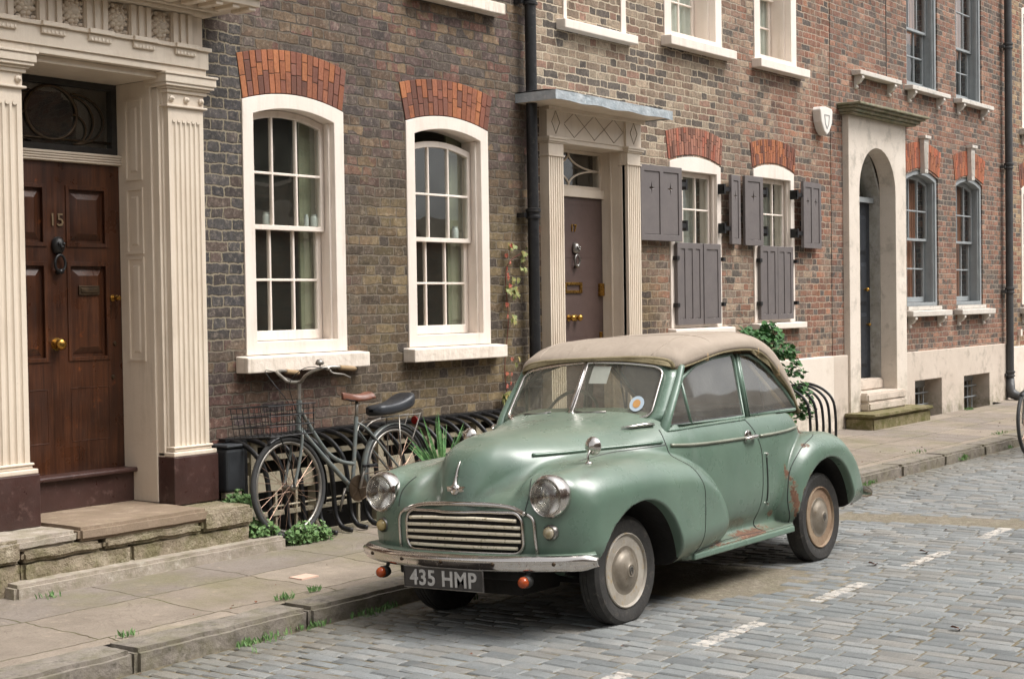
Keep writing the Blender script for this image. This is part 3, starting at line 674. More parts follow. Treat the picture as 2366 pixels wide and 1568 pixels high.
for k, (x0, x1, z0, zs) in enumerate(((12.60, 13.62, 1.37, 3.03), (14.34, 15.30, 1.39, 3.06))):
    w = sash_window(h17, x0, x1, z0, zs, .075, WHITE, fw=.085, ft=.10, inset=.07, meet=2.21, flat_in=True, proud=.015, sub=.06, glass=GLASS)
    sill(w, x0 - .05, x1 + .13, z0 - .075, z0, out=.10, mat=WHITE)
    gauged_arch(w, x0 - .01, x1 + .02, zs + .02, .075, 3.33 if k == 0 else 3.345, MIXED if k == 0 else ORANGE, .05, 24, 8 + k)
    if k == 0:
        shutter(w, 11.96, 12.66, 2.23, 2.96, 7.60, R(-3), 'r', 2); shutter(w, 13.68, 13.94, 2.23, 2.96, 7.61, R(8), 'l', 1)
        shutter(w, 12.655, 13.16, 1.40, 2.225, 7.66, 0, 'l', 3, False, False); shutter(w, 13.17, 13.52, 1.40, 2.225, 7.655, R(0), 'r', 1, False, False)
    else:
        shutter(w, 14.02, 14.38, 2.225, 2.97, 7.61, R(-4), 'r', 1); shutter(w, 15.33, 15.88, 2.225, 2.98, 7.60, R(5), 'l', 2)
        shutter(w, 14.40, 14.80, 1.42, 2.23, 7.66, 0, 'l', 2, False, False); shutter(w, 14.805, 15.18, 1.42, 2.23, 7.66, 0, 'r', 2, False, False)
    hb = MB()
    for xx in (x0 + .03, x1 - .06):
        for z_ in (1.58, 2.05): hb.box(xx, xx + .05, 7.632, 7.68, z_, z_ + .04)
    each('hinge', hb, IRON, w)
m = MB()
for x0, x1 in ((12.7, 13.6), (14.45, 15.2), (12.7, 13.6), (14.5, 15.3)):
    pass
def curtain(x0, x1, z0, z1, y=7.99, f=14):
    return MB().grid(lambda a, b: (x0 + (x1 - x0) * a, y + .02 * math.sin(a * f * 6.28) + .01 * math.sin(a * 31), z0 + (z1 - z0) * b), 90, 3)
for a in ((12.95, 13.75, 1.4, 3.0), (14.4, 15.4, 1.4, 3.0), (12.5, 13.8, 4.2, 5.9), (14.4, 15.5, 4.2, 5.9)):
    c = curtain(*a); m.add(c.v, c.f)
obj('net_curtain', m, plain('grey_green_net', hx('bcc0ba'), hx('a2a89f'), .9, scale=9), h17, smooth=True)
for x0, x1 in ((12.54, 13.68), (14.40, 15.40)):
    w = sash_window(h17, x0, x1, 4.27, 5.75, .07, WHITE, fw=.13, inset=.2, meet=5.05, sub=.06, depth=.3)
    sill(w, x0 - .05, x1 + .13, 4.165, 4.27, out=.12, mat=WHITE)
bl = obj('blind_window', MB().ring(outline(10.82, 11.84, 4.18, 5.8, 1e-4), outline(10.87, 11.76, 4.19, 5.75, 1e-4), YW - .012, YW + .01), WHITE, h17)
sill(bl, 10.72, 11.92, 4.085, 4.178, out=.10, mat=WHITE)
# doorcase
m = MB(); Y7 = 7.6
m.box(11.70, 11.74, 7.63, 8.0, .2, 3.10); m.box(10.62, 10.66, 7.63, 8.0, .2, 3.10); m.box(10.66, 11.70, 7.63, 8.0, 3.06, 3.10)
m.box(11.695, 11.72, 7.66, 7.70, .2, 3.06); m.box(11.685, 11.70, 7.78, 7.80, .2, 3.06)
dc17 = obj('doorcase', m, CREAM, h17, bevel=.003)
for x0, x1 in ((10.44, 10.66), (11.70, 11.92)):
    m = MB(); prof = [(x0, YW), (x0, Y7)]; n = 6; wd = (x1 - x0 - .02) / n
    for i in range(n):
        a = x0 + .01 + wd * i + wd * .25; b = a + wd * .5; prof += [(a, Y7), (a + .003, Y7 + .009), (b - .003, Y7 + .009), (b, Y7)]
    prof += [(x1, Y7), (x1, YW)]; m.ext(prof, .2, 2.93, 'xy')
    o = obj('pilaster', m, CREAM, h17)
    m = MB()
    for a, b, k in ((2.93, 2.945, .012), (2.945, 3.045, .002), (3.045, 3.06, .015), (3.06, 3.08, .03), (3.08, 3.10, .04)): m.box(x0 - k, x1 + k, Y7 - k, YW, a, b)
    obj('capital', m, CREAM, o, bevel=.003)
m = MB(); m.box(10.44, 11.92, 7.62, YW, 3.10, 3.36); m.box(10.42, 10.68, 7.60, 7.62, 3.10, 3.36); m.box(11.68, 11.94, 7.60, 7.62, 3.10, 3.36)
fz = obj('frieze', m, CREAM, h17)
m = MB()
def inc(pts): m.tube([(x_, 7.619, z_) for x_, z_ in pts], .004, 4, True)
for i in range(3):
    c = 10.86 + i * .32; inc([(c - .16, 3.23), (c, 3.12), (c + .16, 3.23), (c, 3.34)])
for c in (10.55, 11.81): m.tube([(c - .06, 7.599, 3.23), (c, 7.599, 3.13), (c + .06, 7.599, 3.23), (c, 7.599, 3.33)], .004, 4, True)
obj('incised_diamonds', m, plain('shadow_line_paint', hx('8f7f6a')), fz)
m = MB(); N_ = 16
cp = MB().grid(lambda a, b: (10.10 + 1.88 * a + .006 * math.sin(a * 40), 7.27 + .43 * b, 3.44 + .02 * b + .008 * math.sin(a * 17 + b * 5) - .012 * a), 26, 5)
m.add(cp.v, cp.f)
cp = MB().grid(lambda a, b: (10.10 + 1.88 * a, 7.27 + .004 * math.sin(a * 31), 3.36 + .08 * b + .006 * math.sin(a * 23) * (1 - b) - .012 * a), 26, 3); m.add(cp.v, cp.f)
m.box(10.10, 10.112, 7.27, 7.70, 3.362, 3.44); m.box(11.968, 11.98, 7.27, 7.70, 3.352, 3.43)
cn = obj('lead_canopy', m, LEAD, h17); obj('canopy_soffit', MB().box(10.115, 11.965, 7.285, 7.70, 3.362, 3.372), CREAM, cn)
obj('canopy_moulding', MB().box(10.40, 11.96, 7.56, 7.62, 3.33, 3.361), CREAM, cn)
Y17 = 7.90
m = MB().box(10.66, 11.70, Y17, Y17 + .05, .20, 2.62)
for z_ in (2.55, 2.10, 1.78, 1.32, .95): m.box(10.80, 11.60, Y17 - .002, Y17, z_, z_ + .004)
m.box(10.80, 11.60, Y17 - .004, Y17, 2.06, 2.063)
d17 = obj('door', m, DOOR17, h17); d17['label'] = 'plain umber painted flush door numbered 17'
number(d17, '17', 11.22, 2.30, Y17 - .006, .10, BRASS); knocker(d17, 11.24, 2.07, Y17, STEEL)
knob(d17, 11.13, 1.50, Y17, BRASS, .03); knob(d17, 11.24, 1.50, Y17, BRASS, .03)
m = MB().ring([(11.06, 1.73), (11.34, 1.73), (11.34, 1.83), (11.06, 1.83)], [(11.09, 1.755), (11.31, 1.755), (11.31, 1.805), (11.09, 1.805)], Y17 - .015, Y17); obj('letter_box', m, BRASS, d17, bevel=.002)
m = MB().box(11.62, 11.69, Y17 - .03, Y17, 1.70, 1.82); m.box(11.63, 11.67, Y17 - .012, Y17, 1.30, 1.36); each('lock', m, BRASS, d17, bevel=.004)
obj('transom', MB().box(10.66, 11.70, Y17 - .03, Y17 + .05, 2.622, 2.70), CREAM, h17, bevel=.004)
fl = obj('fanlight', MB().ring(outline(10.66, 11.70, 2.702, 3.058, 1e-4), outline(10.69, 11.67, 2.73, 3.03, 1e-4), Y17, Y17 + .04), CREAM, h17)
m = MB(); c = 11.18
for sx in (-1, 1):
    for sz in (-1, 1): m.tube([(c + sx * (.49 - .49 * math.sin(t)), Y17 + .015, 2.88 + sz * (.15 - .15 * math.cos(t))) for t in np.linspace(0, PI / 2, 10)], .009, 6)
obj('glazing_bars', m, CREAM, fl, smooth=True); obj('pane', MB().flat([(10.68, 2.71), (11.68, 2.71), (11.68, 3.05), (10.68, 3.05)], Y17 + .02), GLASS, fl)
obj('front_step', MB().box(10.5, 11.9, 7.35, 7.95, .05, .20), PORT, h17, bevel=.01)
# rendered plinth at the right end
obj('white_plinth', MB().box(12.05, 16.16, 7.62, 7.72, -.3, .96), STUCW, h17, bevel=.012)

# ============================================================ third house, number 19
h19 = empty('brick_house', (19.5, YW, .07), 'red-brown brick house with arched stone door recess and grey sash windows over stucco base', 'house')
AR = [(16.92, .42), (18.02, .42)] + [(17.47 + .55 * math.cos(t), 2.96 + .55 * math.sin(t)) for t in np.linspace(0, PI, 17)]
DO = [(16.70, .2), (18.30, .2), (18.30, 3.7), (16.70, 3.7)]
W5 = outline(18.55, 19.65, 1.52, 3.25, .10); W6 = outline(20.31, 21.36, 1.52, 3.25, .10)
U5 = outline(18.60, 19.67, 4.43, 6.3, .08); U6 = outline(20.35, 21.37, 4.43, 6.3, .08)
wall('wall', h19, 16.30, 22.33, .90, TOP, [W5, W6, U5, U6], B19, notch=[(16.70, 18.30, 3.75)])
for a, b in ((16.30, 16.66),): wall('wall_base', h19, a, b, .9, .9001, [], B19) if False else None
BW1 = [(18.68, -.3), (19.62, -.3), (19.62, .53), (18.68, .53)]; BW2 = [(20.45, -.3), (21.48, -.3), (21.48, .51), (20.45, .51)]
obj('stucco_base', MB().ext([(18.36, -.6), (22.30, -.6), (22.30, .92), (18.36, .92)], YW - .05, YW + .3, 'xz', [BW1, BW2]), STUC, h19, bevel=.01)
obj('base_pier', MB().box(16.20, 16.62, YW - .05, YW + .2, -.3, .955), STUC, h19, bevel=.008)
room(h19, 18.4, 22.2, 1.0, 3.7); room(h19, 18.4, 22.2, 3.75, 7.6); room(h19, 18.4, 22.2, -.8, .9, DARK, 8.02, 9)
for x0, x1 in ((18.68, 19.62), (20.45, 21.48)):
    m = MB()
    for z_ in (.17, .33): m.tube([(x0, 7.86, z_), (x1, 7.86, z_)], .012, 6)
    for i in range(1, 6): m.tube([(x0 + (x1 - x0) * i / 6, 7.86, -.3), (x0 + (x1 - x0) * i / 6, 7.86, .42)], .009, 6)
    m.box(x0, x1, 7.9, 7.98, .40, .53); b = obj('basement_window', m, GREYP, h19); obj('pane', MB().flat([(x0, -.3), (x1, -.3), (x1, .41), (x0, .41)], 7.96), GLASS_F, b)
# stone door surround with deep arched recess
m = MB(); m.ext([(16.62, .2), (18.35, .2), (18.35, 3.86), (16.62, 3.86)], 7.62, 7.84, 'xz', [AR])
ds = obj('door_surround', m, STUCD, h19, bevel=.006)
sk = MB(); A2 = [(p[0], p[1]) for p in AR]
obj('door_recess', MB().ring(outline(16.9, 18.04, .2, 3.0, .56), [(16.93, .42), (18.01, .42)] + [(p[0] * .98 + 17.47 * .02, p[1] - .005) for p in arc(16.92, 18.02, 2.96, .54)], 7.842, 8.06), STUCG, ds)
m = MB().box(16.93, 18.01, 7.98, 8.04, .62, 2.86)
for z0_, z1_ in ((.75, 1.45), (1.55, 2.1), (2.2, 2.7)):
    for x0_, x1_ in ((17.05, 17.42), (17.52, 17.9)): panel(m, x0_, x1_, z0_, z1_, 7.98, .02, .05)
d19 = obj('door', m, plain('blue_black_door', hx('30343a'), hx('25282d'), .4), h19); d19['label'] = 'blue-black panelled door deep in arched recess'
knob(d19, 17.8, 1.75, 7.97, BRASS, .025); knob(d19, 17.85, 1.3, 7.97, BRASS, .02, 'lock')
obj('transom', MB().box(16.93, 18.01, 7.92, 8.04, 2.865, 2.93), GREYP, h19); obj('fanlight', MB().box(16.93, 18.01, 8.0, 8.02, 2.935, 3.5), GLASS_F, h19)
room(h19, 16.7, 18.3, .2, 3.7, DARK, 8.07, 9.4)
m = MB()
for z0_, z1_, k in ((3.86, 3.885, .10), (3.885, 3.925, .14), (3.925, 3.955, .19), (3.955, 3.985, .23)): m.box(16.58 - k * .5, 18.38 + k, 7.62 - k, YW, z0_, z1_)
obj('door_hood', m, stone('weathered_hood', hx('9c9280'), hx('767460'), hx('6c7a68'), .5, .01, 6), h19, bevel=.008)
# steps
q = rough_block(16.9, 18.1, 7.52, 8.15, .36, .47, .004, seed=60); q2 = rough_block(16.95, 18.0, 7.80, 8.0, .47, .61, .004, seed=61); q.add(q2.v, q2.f)
sp = empty('doorstep', (17.4, 7.4, .07), 'mossy block step below the arched stone doorway', 'step')
obj('inner_tread', q, STUC, sp, smooth=True, angle=50)
obj('riser', rough_block(16.50, 18.28, 7.28, 7.64, .04, .205, .004, seed=62), MOSSY, sp, smooth=True, angle=50)
obj('tread', rough_block(16.47, 18.32, 7.24, 7.66, .205, .25, .003, seed=63), MOSSY, sp, smooth=True, angle=50)
obj('upper_riser', rough_block(16.9, 18.05, 7.50, 7.8, .25, .36, .004, seed=64), STUC, sp, smooth=True, angle=50)
# windows
for x0, x1, rx in ((18.55, 19.65, 0), (20.31, 21.36, 1)):
    w = sash_window(h19, x0, x1, 1.52, 3.25, .10, GREYP, fw=.06, ft=.05, inset=.13, meet=2.42, glass=GLASS_F, proud=-.02, depth=.2, sub=.05, bar=.010)
    sill(w, x0 - .08, x1 + .20, 1.385, 1.47, GREYL, .12, brackets=(x0 + .06, x1 - .02)); obj('sub_sill', MB().box(x0 - .02, x1 + .05, YW - .03, YW + .1, 1.47, 1.52), GREYL, w)
    gauged_arch(w, x0 - .03, x1 + .03, 3.27, .10, 3.62, ORANGE[:3] + [hx('b86c50')], .08, 22, 30 + rx)
    kx = (x0 + x1) / 2 - .02; m = MB().ext([(kx - .055, 3.30), (kx + .055, 3.30), (kx + .075, 3.76), (kx - .075, 3.76)], YW - .07, YW)
    for i in range(3): m.box(kx - .045 + i * .035, kx - .025 + i * .035, YW - .078, YW - .07, 3.36, 3.70)
    m.box(kx - .10, kx + .10, YW - .10, YW, 3.76, 3.80); obj('keystone', m, GREYL, w, bevel=.003)
for x0, x1 in ((18.60, 19.67), (20.35, 21.37)):
    w = sash_window(h19, x0, x1, 4.43, 6.3, .08, GREYP, fw=.06, ft=.05, inset=.13, meet=5.24 if x0 < 19 else 5.2, glass=GLASS_F, proud=-.02, depth=.2, sub=.05, bar=.010)
    sill(w, x0 - .08, x1 + .18, 4.36, 4.43, GREYL, .12, brackets=(x0 + .06, x1 - .02))
m = MB()
for a in ((18.7, 19.5, 1.5, 3.2), (20.4, 21.2, 1.5, 3.2), (18.7, 19.6, 5.1, 6.3), (20.45, 21.3, 5.1, 6.3)):
    c = curtain(*a); m.add(c.v, c.f)
obj('curtain', m, plain('curtain_brick_reflection', hx('a87a62'), hx('8c6350'), .9, scale=2), h19, smooth=True)  # rust tone paints the brick reflection these panes show
bs = obj('blind_window', MB().box(17.93, 17.95, YW - .004, YW + .01, 4.44, 7.5), DARK, h19); sill(bs, 16.90, 18.16, 4.37, 4.44, GREYL, .12, brackets=(17.0, 18.0))
obj('party_line', MB().box(16.281, 16.299, YW + .01, YW + .3, 0, TOP), DARK, h19)

# ============================================================ fourth house (a sliver at the right edge)
h21 = empty('brick_house', (24.5, YW, .07), 'pale mixed brick house with white sashes over white rendered base at right edge', 'house')
W7 = outline(23.05, 24.15, 1.50, 3.30, .10); U7 = outline(23.1, 24.2, 4.25, 6.1, .08)
wall('wall', h21, 22.332, 34, .86, TOP, [W7, U7, outline(25.4, 26.5, 1.5, 3.3, .1), outline(25.4, 26.5, 4.25, 6.1, .08)], B21)
ar = outline(23.0, 24.2, -.4, .42, .22)
obj('rendered_base', MB().ext([(22.50, -.6), (34, -.6), (34, .86), (22.50, .86)], YW - .06, YW + .3, 'xz', [ar]), STUCW, h21, bevel=.01)
obj('base_pier', MB().box(22.302, 22.498, YW - .03, YW + .2, -.4, .88), STUC, h21)
room(h21, 22.9, 30, 1.0, 3.6); room(h21, 22.9, 30, 3.7, 7.6); room(h21, 22.9, 25, -.5, .8, DARK, 8.02, 9)
for x0, x1 in ((23.05, 24.15), (25.4, 26.5)):
    w = sash_window(h21, x0, x1, 1.50, 3.30, .10, WHITE, fw=.09, ft=.08, inset=.12, glass=GLASS_F, sub=.06)
    sill(w, x0 - .08, x1 + .15, 1.36, 1.46, GREYL, .12, brackets=(x0 + .05, x1 - .02)); gauged_arch(w, x0 - .03, x1 + .03, 3.32, .1, 3.66, ORANGE, .08, 20, 40)
    kx = (x0 + x1) / 2; obj('keystone', MB().ext([(kx - .055, 3.34), (kx + .055, 3.34), (kx + .075, 3.78), (kx - .075, 3.78)], YW - .07, YW), GREYL, w, bevel=.003)
    w = sash_window(h21, x0 + .05, x1 + .05, 4.25, 6.1, .08, WHITE, fw=.09, ft=.08, inset=.12, glass=GLASS_F, sub=.06)
    sill(w, x0 - .05, x1 + .2, 4.14, 4.24, GREYL, .12, brackets=(x0 + .08, x1))
obj('basement_window', MB().ring(outline(23.0, 24.2, -.3, .40, .21), outline(23.08, 24.12, -.2, .34, .18), 7.9, 7.95), WHITE, h21)
obj('bell_box', MB().box(22.86, 22.94, YW - .05, YW, 1.02, 1.12).box(22.89, 22.90, YW - .012, YW, .6, 1.02), WHITE, h21)

# ============================================================ drainpipes, alarm, meter box
def drainpipe(x, r, z0, z1, mat, label, brackets, shoe=False, y=7.6):
    e = empty('drainpipe', (x, y, z0), label, 'drainpipe')
    m = MB().tube([(x, y, z0), (x, y, z1)], r, 20); obj('pipe', m, mat, e, smooth=True, angle=50)
    for z_ in brackets:
        b = MB().lathe([(r + .001, 0), (r + .016, .003), (r + .016, .022), (r + .006, .03), (r + .006, .05), (r + .018, .058), (r + .018, .085), (r + .001, .09)], (x, y, z_), 'z', 20)
        for s in (-1, 1): b.box(x + s * r * 1.0 - .02 + s * .035, x + s * r + .02 + s * .035, y + .02, YW, z_ + .01, z_ + .05)
        obj('collar', b, mat, e, smooth=True, angle=40)
    if shoe:
        b = MB().tube([(x, y, z0 + .30), (x, y, z0 + .12), (x - .0, y - .05, z0 + .05), (x, y - .16, z0 + .01)], [r * 1.1, r * 1.3, r * 1.35, r * 1.2], 16); obj('shoe', b, mat, e, smooth=True)
    return e
drainpipe(10.20, .049, .05, 8, IRON, 'black cast iron drainpipe between the dark brick house and the shuttered house', (2.37, 4.20, .9), y=7.60)
drainpipe(22.22, .055, .10, 8, IRONG, 'grey cast iron drainpipe running down to the pavement near the right edge', (1.68, 3.55, 5.35, .42), True)
al = empty('alarm_box', (15.98, 7.66, 3.75), 'white shield-shaped alarm box high on the brick wall left of the arched doorway', 'alarm')
pr = [(15.80, 3.84), (15.83, 3.875), (15.95, 3.885), (16.10, 3.87), (16.13, 3.84), (16.11, 3.70), (16.04, 3.60), (15.97, 3.555), (15.90, 3.60), (15.83, 3.70)]
obj('case', MB().ext(pr, 7.59, 7.70), plain('white_plastic', hx('e4dfd8'), hx('d8d2ca'), .4), al, bevel=.018, seg=3)
obj('emblem', MB().ring([(15.90, 3.79), (16.04, 3.79), (16.02, 3.68), (15.97, 3.62), (15.92, 3.68)], [(15.915, 3.78), (16.025, 3.78), (16.008, 3.685), (15.97, 3.64), (15.932, 3.685)], 7.586, 7.59), plain('grey_print', hx('9a9793')), al)
mb_ = empty('meter_box', (6.68, 7.6, .6), 'dark grey box fixed to the wall right of the pilaster plinth', 'box')
obj('case', MB().box(6.62, 6.79, 7.52, 7.70, .40, .70), plain('dark_plastic', hx('34373b'), hx('2c2e31'), .5), mb_, bevel=.025, seg=3)
obj('lid', MB().box(6.615, 6.795, 7.51, 7.70, .702, .725), plain('dark_plastic_lid', hx('3d4044'), hx('333639'), .5), mb_, bevel=.01)

# jars on the sash rails
JG = plain('jar_glass', hx('b8c0bc'), hx('98a09c'), .15); RD = plain('red_tomato', hx('b5452c'), hx('93341f'), .4)
def jar(x, z, y, h, r, mat, label):
    o = obj('jar', MB().lathe([(0, 0), (r, 0), (r, h * .75), (r * .75, h * .85), (r * .8, h), (0, h)], (0, 0, 0), 'z', 14), mat, None, smooth=True, angle=40); o.location = (x, y, z)
    return tag(o, label, 'jar', 'jars standing along the window rails')
SH = 2.185
def shelfy(w_): pass
jb = (('clear glass jar left of centre on the first window rail', 7.34), ('small glass bottle second from right on first window rail', 7.74), ('wide glass jar at right end of the first window rail', 7.82))
for t, x_ in jb: jar(x_, 2.237, 7.865, .09, .03 if 'wide' in t or 'clear' in t else .017, JG, t)
for t, x_ in (('short glass jar at left end of the second window rail', 8.92), ('glass jar at right end of the second window rail', 9.46)): jar(x_, 2.192, 7.865, .10, .03, JG, t)
o = obj('tomato', MB().lathe([(0, 0), (.025, .005), (.035, .022), (.025, .04), (0, .045)], (0, 0, 0), 'z', 14), RD, None, smooth=True); o.location = (7.17, 7.865, 2.237); tag(o, 'red tomato at the left end of the first window rail', 'tomato')
# ============================================================ ground, road, kerb, pavement
def zr(y): return .036 - .0075 * (y - 1.9) ** 2 if y > -1.9 else .036 - .0075 * 3.8 ** 2
tag(obj('ground', MB().box(-60, 120, -60, 60, -1.2, -.95), stone('earth', hx('5a5046'), hx('4a4239'), hx('6a5f50')), None), kind='structure')
def settm(name, base=False):
    m = M(name, .75, 0, .35); p = m.pos(); x, y, z = m.sep(p)
    joint = m.mix(m.rng(m.noise(p, 4, 4), .4, .6), hx('6a604e'), hx('524c3c'))
    if base:
        c = joint; c = m.mix(m.rng(m.noise(p, 40, 4, .7), .4, .7), c, hx('7d725c'))
        return m.fin(c, .9, m.bump(m.noise(p, 60, 4), .01))
    c = m.attr()
    c = m.mix(m.rng(m.noise(p, 14, 5, .7), .35, .75, 0, .4), c, hx('7d807f'))
    c = m.mix(m.rng(m.noise(m.vadd(p, (5, 5, 5)), 3, 5, .7), .52, .75, 0, .45), c, hx('9a9288'))
    c = m.mix(m.rng(y, 4.9, 5.6, 0, .55), c, hx('6a6250'))
    c = m.mix(m.rng(m.noise(p, 150, 2), .4, .7, 0, .35), c, (.06, .06, .06))
    # worn paint dashes: period 1.25 m along the street
    n1 = m.math('MULTIPLY_ADD', m.noise(p, 24, 3, .8), .07, -.035)
    fx = m.math('MULTIPLY', m.math('FRACT', m.math('DIVIDE', m.math('ADD', x, -4.76), 1.25)), 1.25)
    dash = m.math('MULTIPLY', m.math('LESS_THAN', m.math('ABSOLUTE', m.math('ADD', m.math('ADD', fx, -.315), n1)), .315), m.math('LESS_THAN', m.math('ABSOLUTE', m.math('ADD', m.math('ADD', y, -3.545), n1)), .042))
    dash = m.math('MULTIPLY', dash, m.math('GREATER_THAN', x, 4.5)); dash = m.math('MULTIPLY', dash, m.rng(m.noise(p, 30, 4, .8), .60, .50))
    c = m.mix(m.math('MULTIPLY', dash, .72), c, hx('c9c0b6'))
    return m.fin(c, m.rng(m.noise(p, 20, 3), .3, .7, .5, .8), m.bump(m.noise(p, 70, 5, .7), .004))
SETT = settm('blue_grey_setts'); SBASE = settm('sett_joint_grit', True)
g = MB().grid(lambda a, b: (-8 + 70 * a, -3.0 + 8.66 * b, zr(-3.0 + 8.66 * b) - .0065), 40, 60)
tag(obj('road', g, SBASE, None, smooth=True), kind='structure')
def in_patch(x, y):
    if 10.30 < x < 10.72 and y < 5.0: return True
    w = .12 * math.sin(x * 9) + .07 * math.sin(x * 23 + 1)
    return 7.0 < x < 8.12 and y > 3.80 + w * .5 + abs(x - 7.55) * .35 and y < 4.9
def setts():
    rd = random.Random(11); V = []; F = []; C = []
    pal = [hx(c) for c in ('7a7d7d', '808382', '868887', '757878', '828483', '8a8b89', '7d8080', '6f7272', '8a8781', '807e79')]
    x = 2.2; row = 0
    while x < 34:
        w = rd.uniform(.088, .108) if x < 14 else rd.uniform(.11, .15); y = -1.2 + rd.uniform(0, .2) if x < 14 else -.6 + rd.uniform(0, .2); yend = 5.60
        while y < yend:
            l = rd.uniform(.14, .24) if y < 5.0 else rd.uniform(.12, .2); l = min(l, yend + .03 - y)
            if l > .05:
                xc, yc = x + w / 2 + rd.uniform(-.003, .003), y + l / 2
                if not in_patch(xc, yc):
                    g = .0050 if y < 4.8 else .009; hx_, hy = w / 2 - g, l / 2 - g; zt = zr(yc) + rd.uniform(-.002, .002); a = rd.uniform(-.02, .02); tx, ty = rd.uniform(-.012, .012), rd.uniform(-.008, .008)
                    o = len(V)
                    for (sx, dz) in ((1, -.03), (1, -.007), (.90, 0)):
                        for q, (ux, uy) in enumerate(((-1, -1), (1, -1), (1, 1), (-1, 1))):
                            ix = hx_ - (.009 if sx < 1 else 0); iy = hy - (.009 if sx < 1 else 0)
                            px, py = ux * ix + rd.uniform(-.003, .003), uy * iy + rd.uniform(-.003, .003)
                            V.append((xc + px - a * py, yc + py + a * px, zt + dz + px * tx + py * ty))
                    for k in range(2):
                        for q in range(4): F.append((o + k * 4 + q, o + k * 4 + (q + 1) % 4, o + k * 4 + 4 + (q + 1) % 4, o + k * 4 + 4 + q))
                    F.append((o + 8, o + 9, o + 10, o + 11))
                    c = rd.choice(pal); k = rd.uniform(.88, 1.06); C += [(c[0] * k, c[1] * k, c[2] * k, 1)] * 12
            y += l
        x += w
    mb = MB(); mb.v = V; mb.f = F
    o = obj('road_setts', mb, SETT, None, smooth=True, colors=C, angle=35)
    return tag(o, kind='structure')
setts()
pm = stone('worn_tarmac_patch', hx('857c6d'), hx('746b5d'), hx('979082'), .2, .016, 9)
pts = []
def patch(name, x0, x1, y0, y1, nx, ny, dz):
    V = [(x0 + (x1 - x0) * i / nx, y0 + (y1 - y0) * j / ny) for i in range(nx + 1) for j in range(ny + 1)]
    g = MB(); g.add([(a, b, zr(b) + dz) for a, b in V], [(i * (ny + 1) + j, (i + 1) * (ny + 1) + j, (i + 1) * (ny + 1) + j + 1, i * (ny + 1) + j + 1) for i in range(nx) for j in range(ny)])
    tag(obj(name, g, pm, None, smooth=True), kind='structure')
patch('road_patch', 6.8, 8.3, 3.5, 5.0, 20, 14, -.0035); patch('road_strip', 10.24, 10.80, -1.5, 5.1, 4, 24, -.0025)
# kerb
kb = MB(); x = 4.55 - 1.15 * 7; i = 0
while x < 36:
    l = 1.15 if i % 3 else 1.10
    q = rough_block(x, x + l - .012, 5.66, 5.905, -.30, .033, .006, seed=100 + i, rounded=.022) if x < 20 else MB().box(x, x + l - .01, 5.66, 5.9, -.3, .032)
    kb.add(q.v, q.f); x += l; i += 1
tag(obj('kerb', kb, stone('granite_kerb', hx('8e867c'), hx('787068'), hx('5d5850'), .35, .012, 6, .75), None, smooth=True, angle=60), kind='structure')
def pavem():
    m = M('york_stone_flags', .8, 0, .3); p = m.pos(); x, y, z = m.sep(p)
    w = m.noise(p, 2.2, 3, .6, out=1); wx, wy, wz = m.sep(w)
    xx = m.math('ADD', x, m.math('MULTIPLY_ADD', wx, .14, -.07)); yy = m.math('ADD', y, m.math('MULTIPLY_ADD', wy, .10, -.05))
    row = m.math('FLOOR', m.math('DIVIDE', yy, .60)); fv = m.math('MULTIPLY', m.math('FRACT', m.math('DIVIDE', yy, .60)), .60)
    r0, _ = m.white(m.comb(row, 1.5, 2.5)); per = m.math('MULTIPLY_ADD', r0, .35, .75)
    uu = m.math('DIVIDE', m.math('ADD', xx, m.math('MULTIPLY', r0, 3.7)), per); cell = m.math('FLOOR', uu); fu = m.math('MULTIPLY', m.math('FRACT', uu), per)
    d = m.math('MINIMUM', m.math('MINIMUM', fu, m.math('SUBTRACT', per, fu)), m.math('MINIMUM', fv, m.math('SUBTRACT', .60, fv)))
    d = m.math('ADD', d, m.math('MULTIPLY_ADD', m.noise(p, 40, 3, .7), .010, -.005)); body = m.rng(d, .001, .006, 0, 1, True)
    r1, rc = m.white(m.comb(cell, row, 0.))
    c = m.ramp(r1, [(0, hx('93877a')), (.3, hx('897e72')), (.6, hx('9c9082')), (.85, hx('837a72'))], 'LINEAR')
    c = m.mix(m.rng(m.noise(p, 2.5, 6, .65), .4, .7, 0, .7), c, hx('776d62'))
    # riven lamination, slow curving ledges
    lam = m.noise(m.vadd(m.vmul(p, (1, 1, 1)), m.vmul(m.comb(r1, r1, 0.), (7, 7, 7))), 2.6, 3, .55, dist=1.2)
    led = m.math('FRACT', m.math('MULTIPLY', lam, 9.)); edge = m.rng(led, 0., .10, 1, 0)
    c = m.mix(m.math('MULTIPLY', edge, m.rng(m.noise(p, 3, 2), .45, .6, 0, .5)), c, hx('5f5347'))
    c = m.mix(m.rng(m.noise(p, 110, 3), .4, .7, 0, .3), c, hx('5a4e42')); c = m.mix(m.rng(m.noise(m.vadd(p, (2, 9, 0)), 9, 5, .7), .6, .7, 0, .4), c, hx('b3a390'))
    c = m.mix(m.math('MULTIPLY', m.rng(m.noise(m.vadd(p, (7, 1, 3)), 1.7, 4, .6), .5, .68), .45), c, hx('6d6a45'))
    c = m.mix(body, m.mix(m.rng(m.noise(p, 5), .4, .6), hx('544836'), hx('5f6038')), c)
    h = m.math('ADD', m.math('MULTIPLY', body, 1.), m.math('ADD', m.math('MULTIPLY', led, .35), m.math('MULTIPLY', m.noise(p, 50, 5, .7), .4)))
    return m.fin(c, m.rng(m.noise(p, 6, 3), .3, .7, .6, .85), m.bump(h, .007))
pv = MB()
def zp(y): return .031 + (y - 5.9) * .0218
def sheet(mb, x0, x1, y0, y1, f, nx=2):
    mb.add([(x0, y0, f(y0)), (x1, y0, f(y0)), (x1, y1, f(y1)), (x0, y1, f(y1))], [(0, 1, 2, 3)])
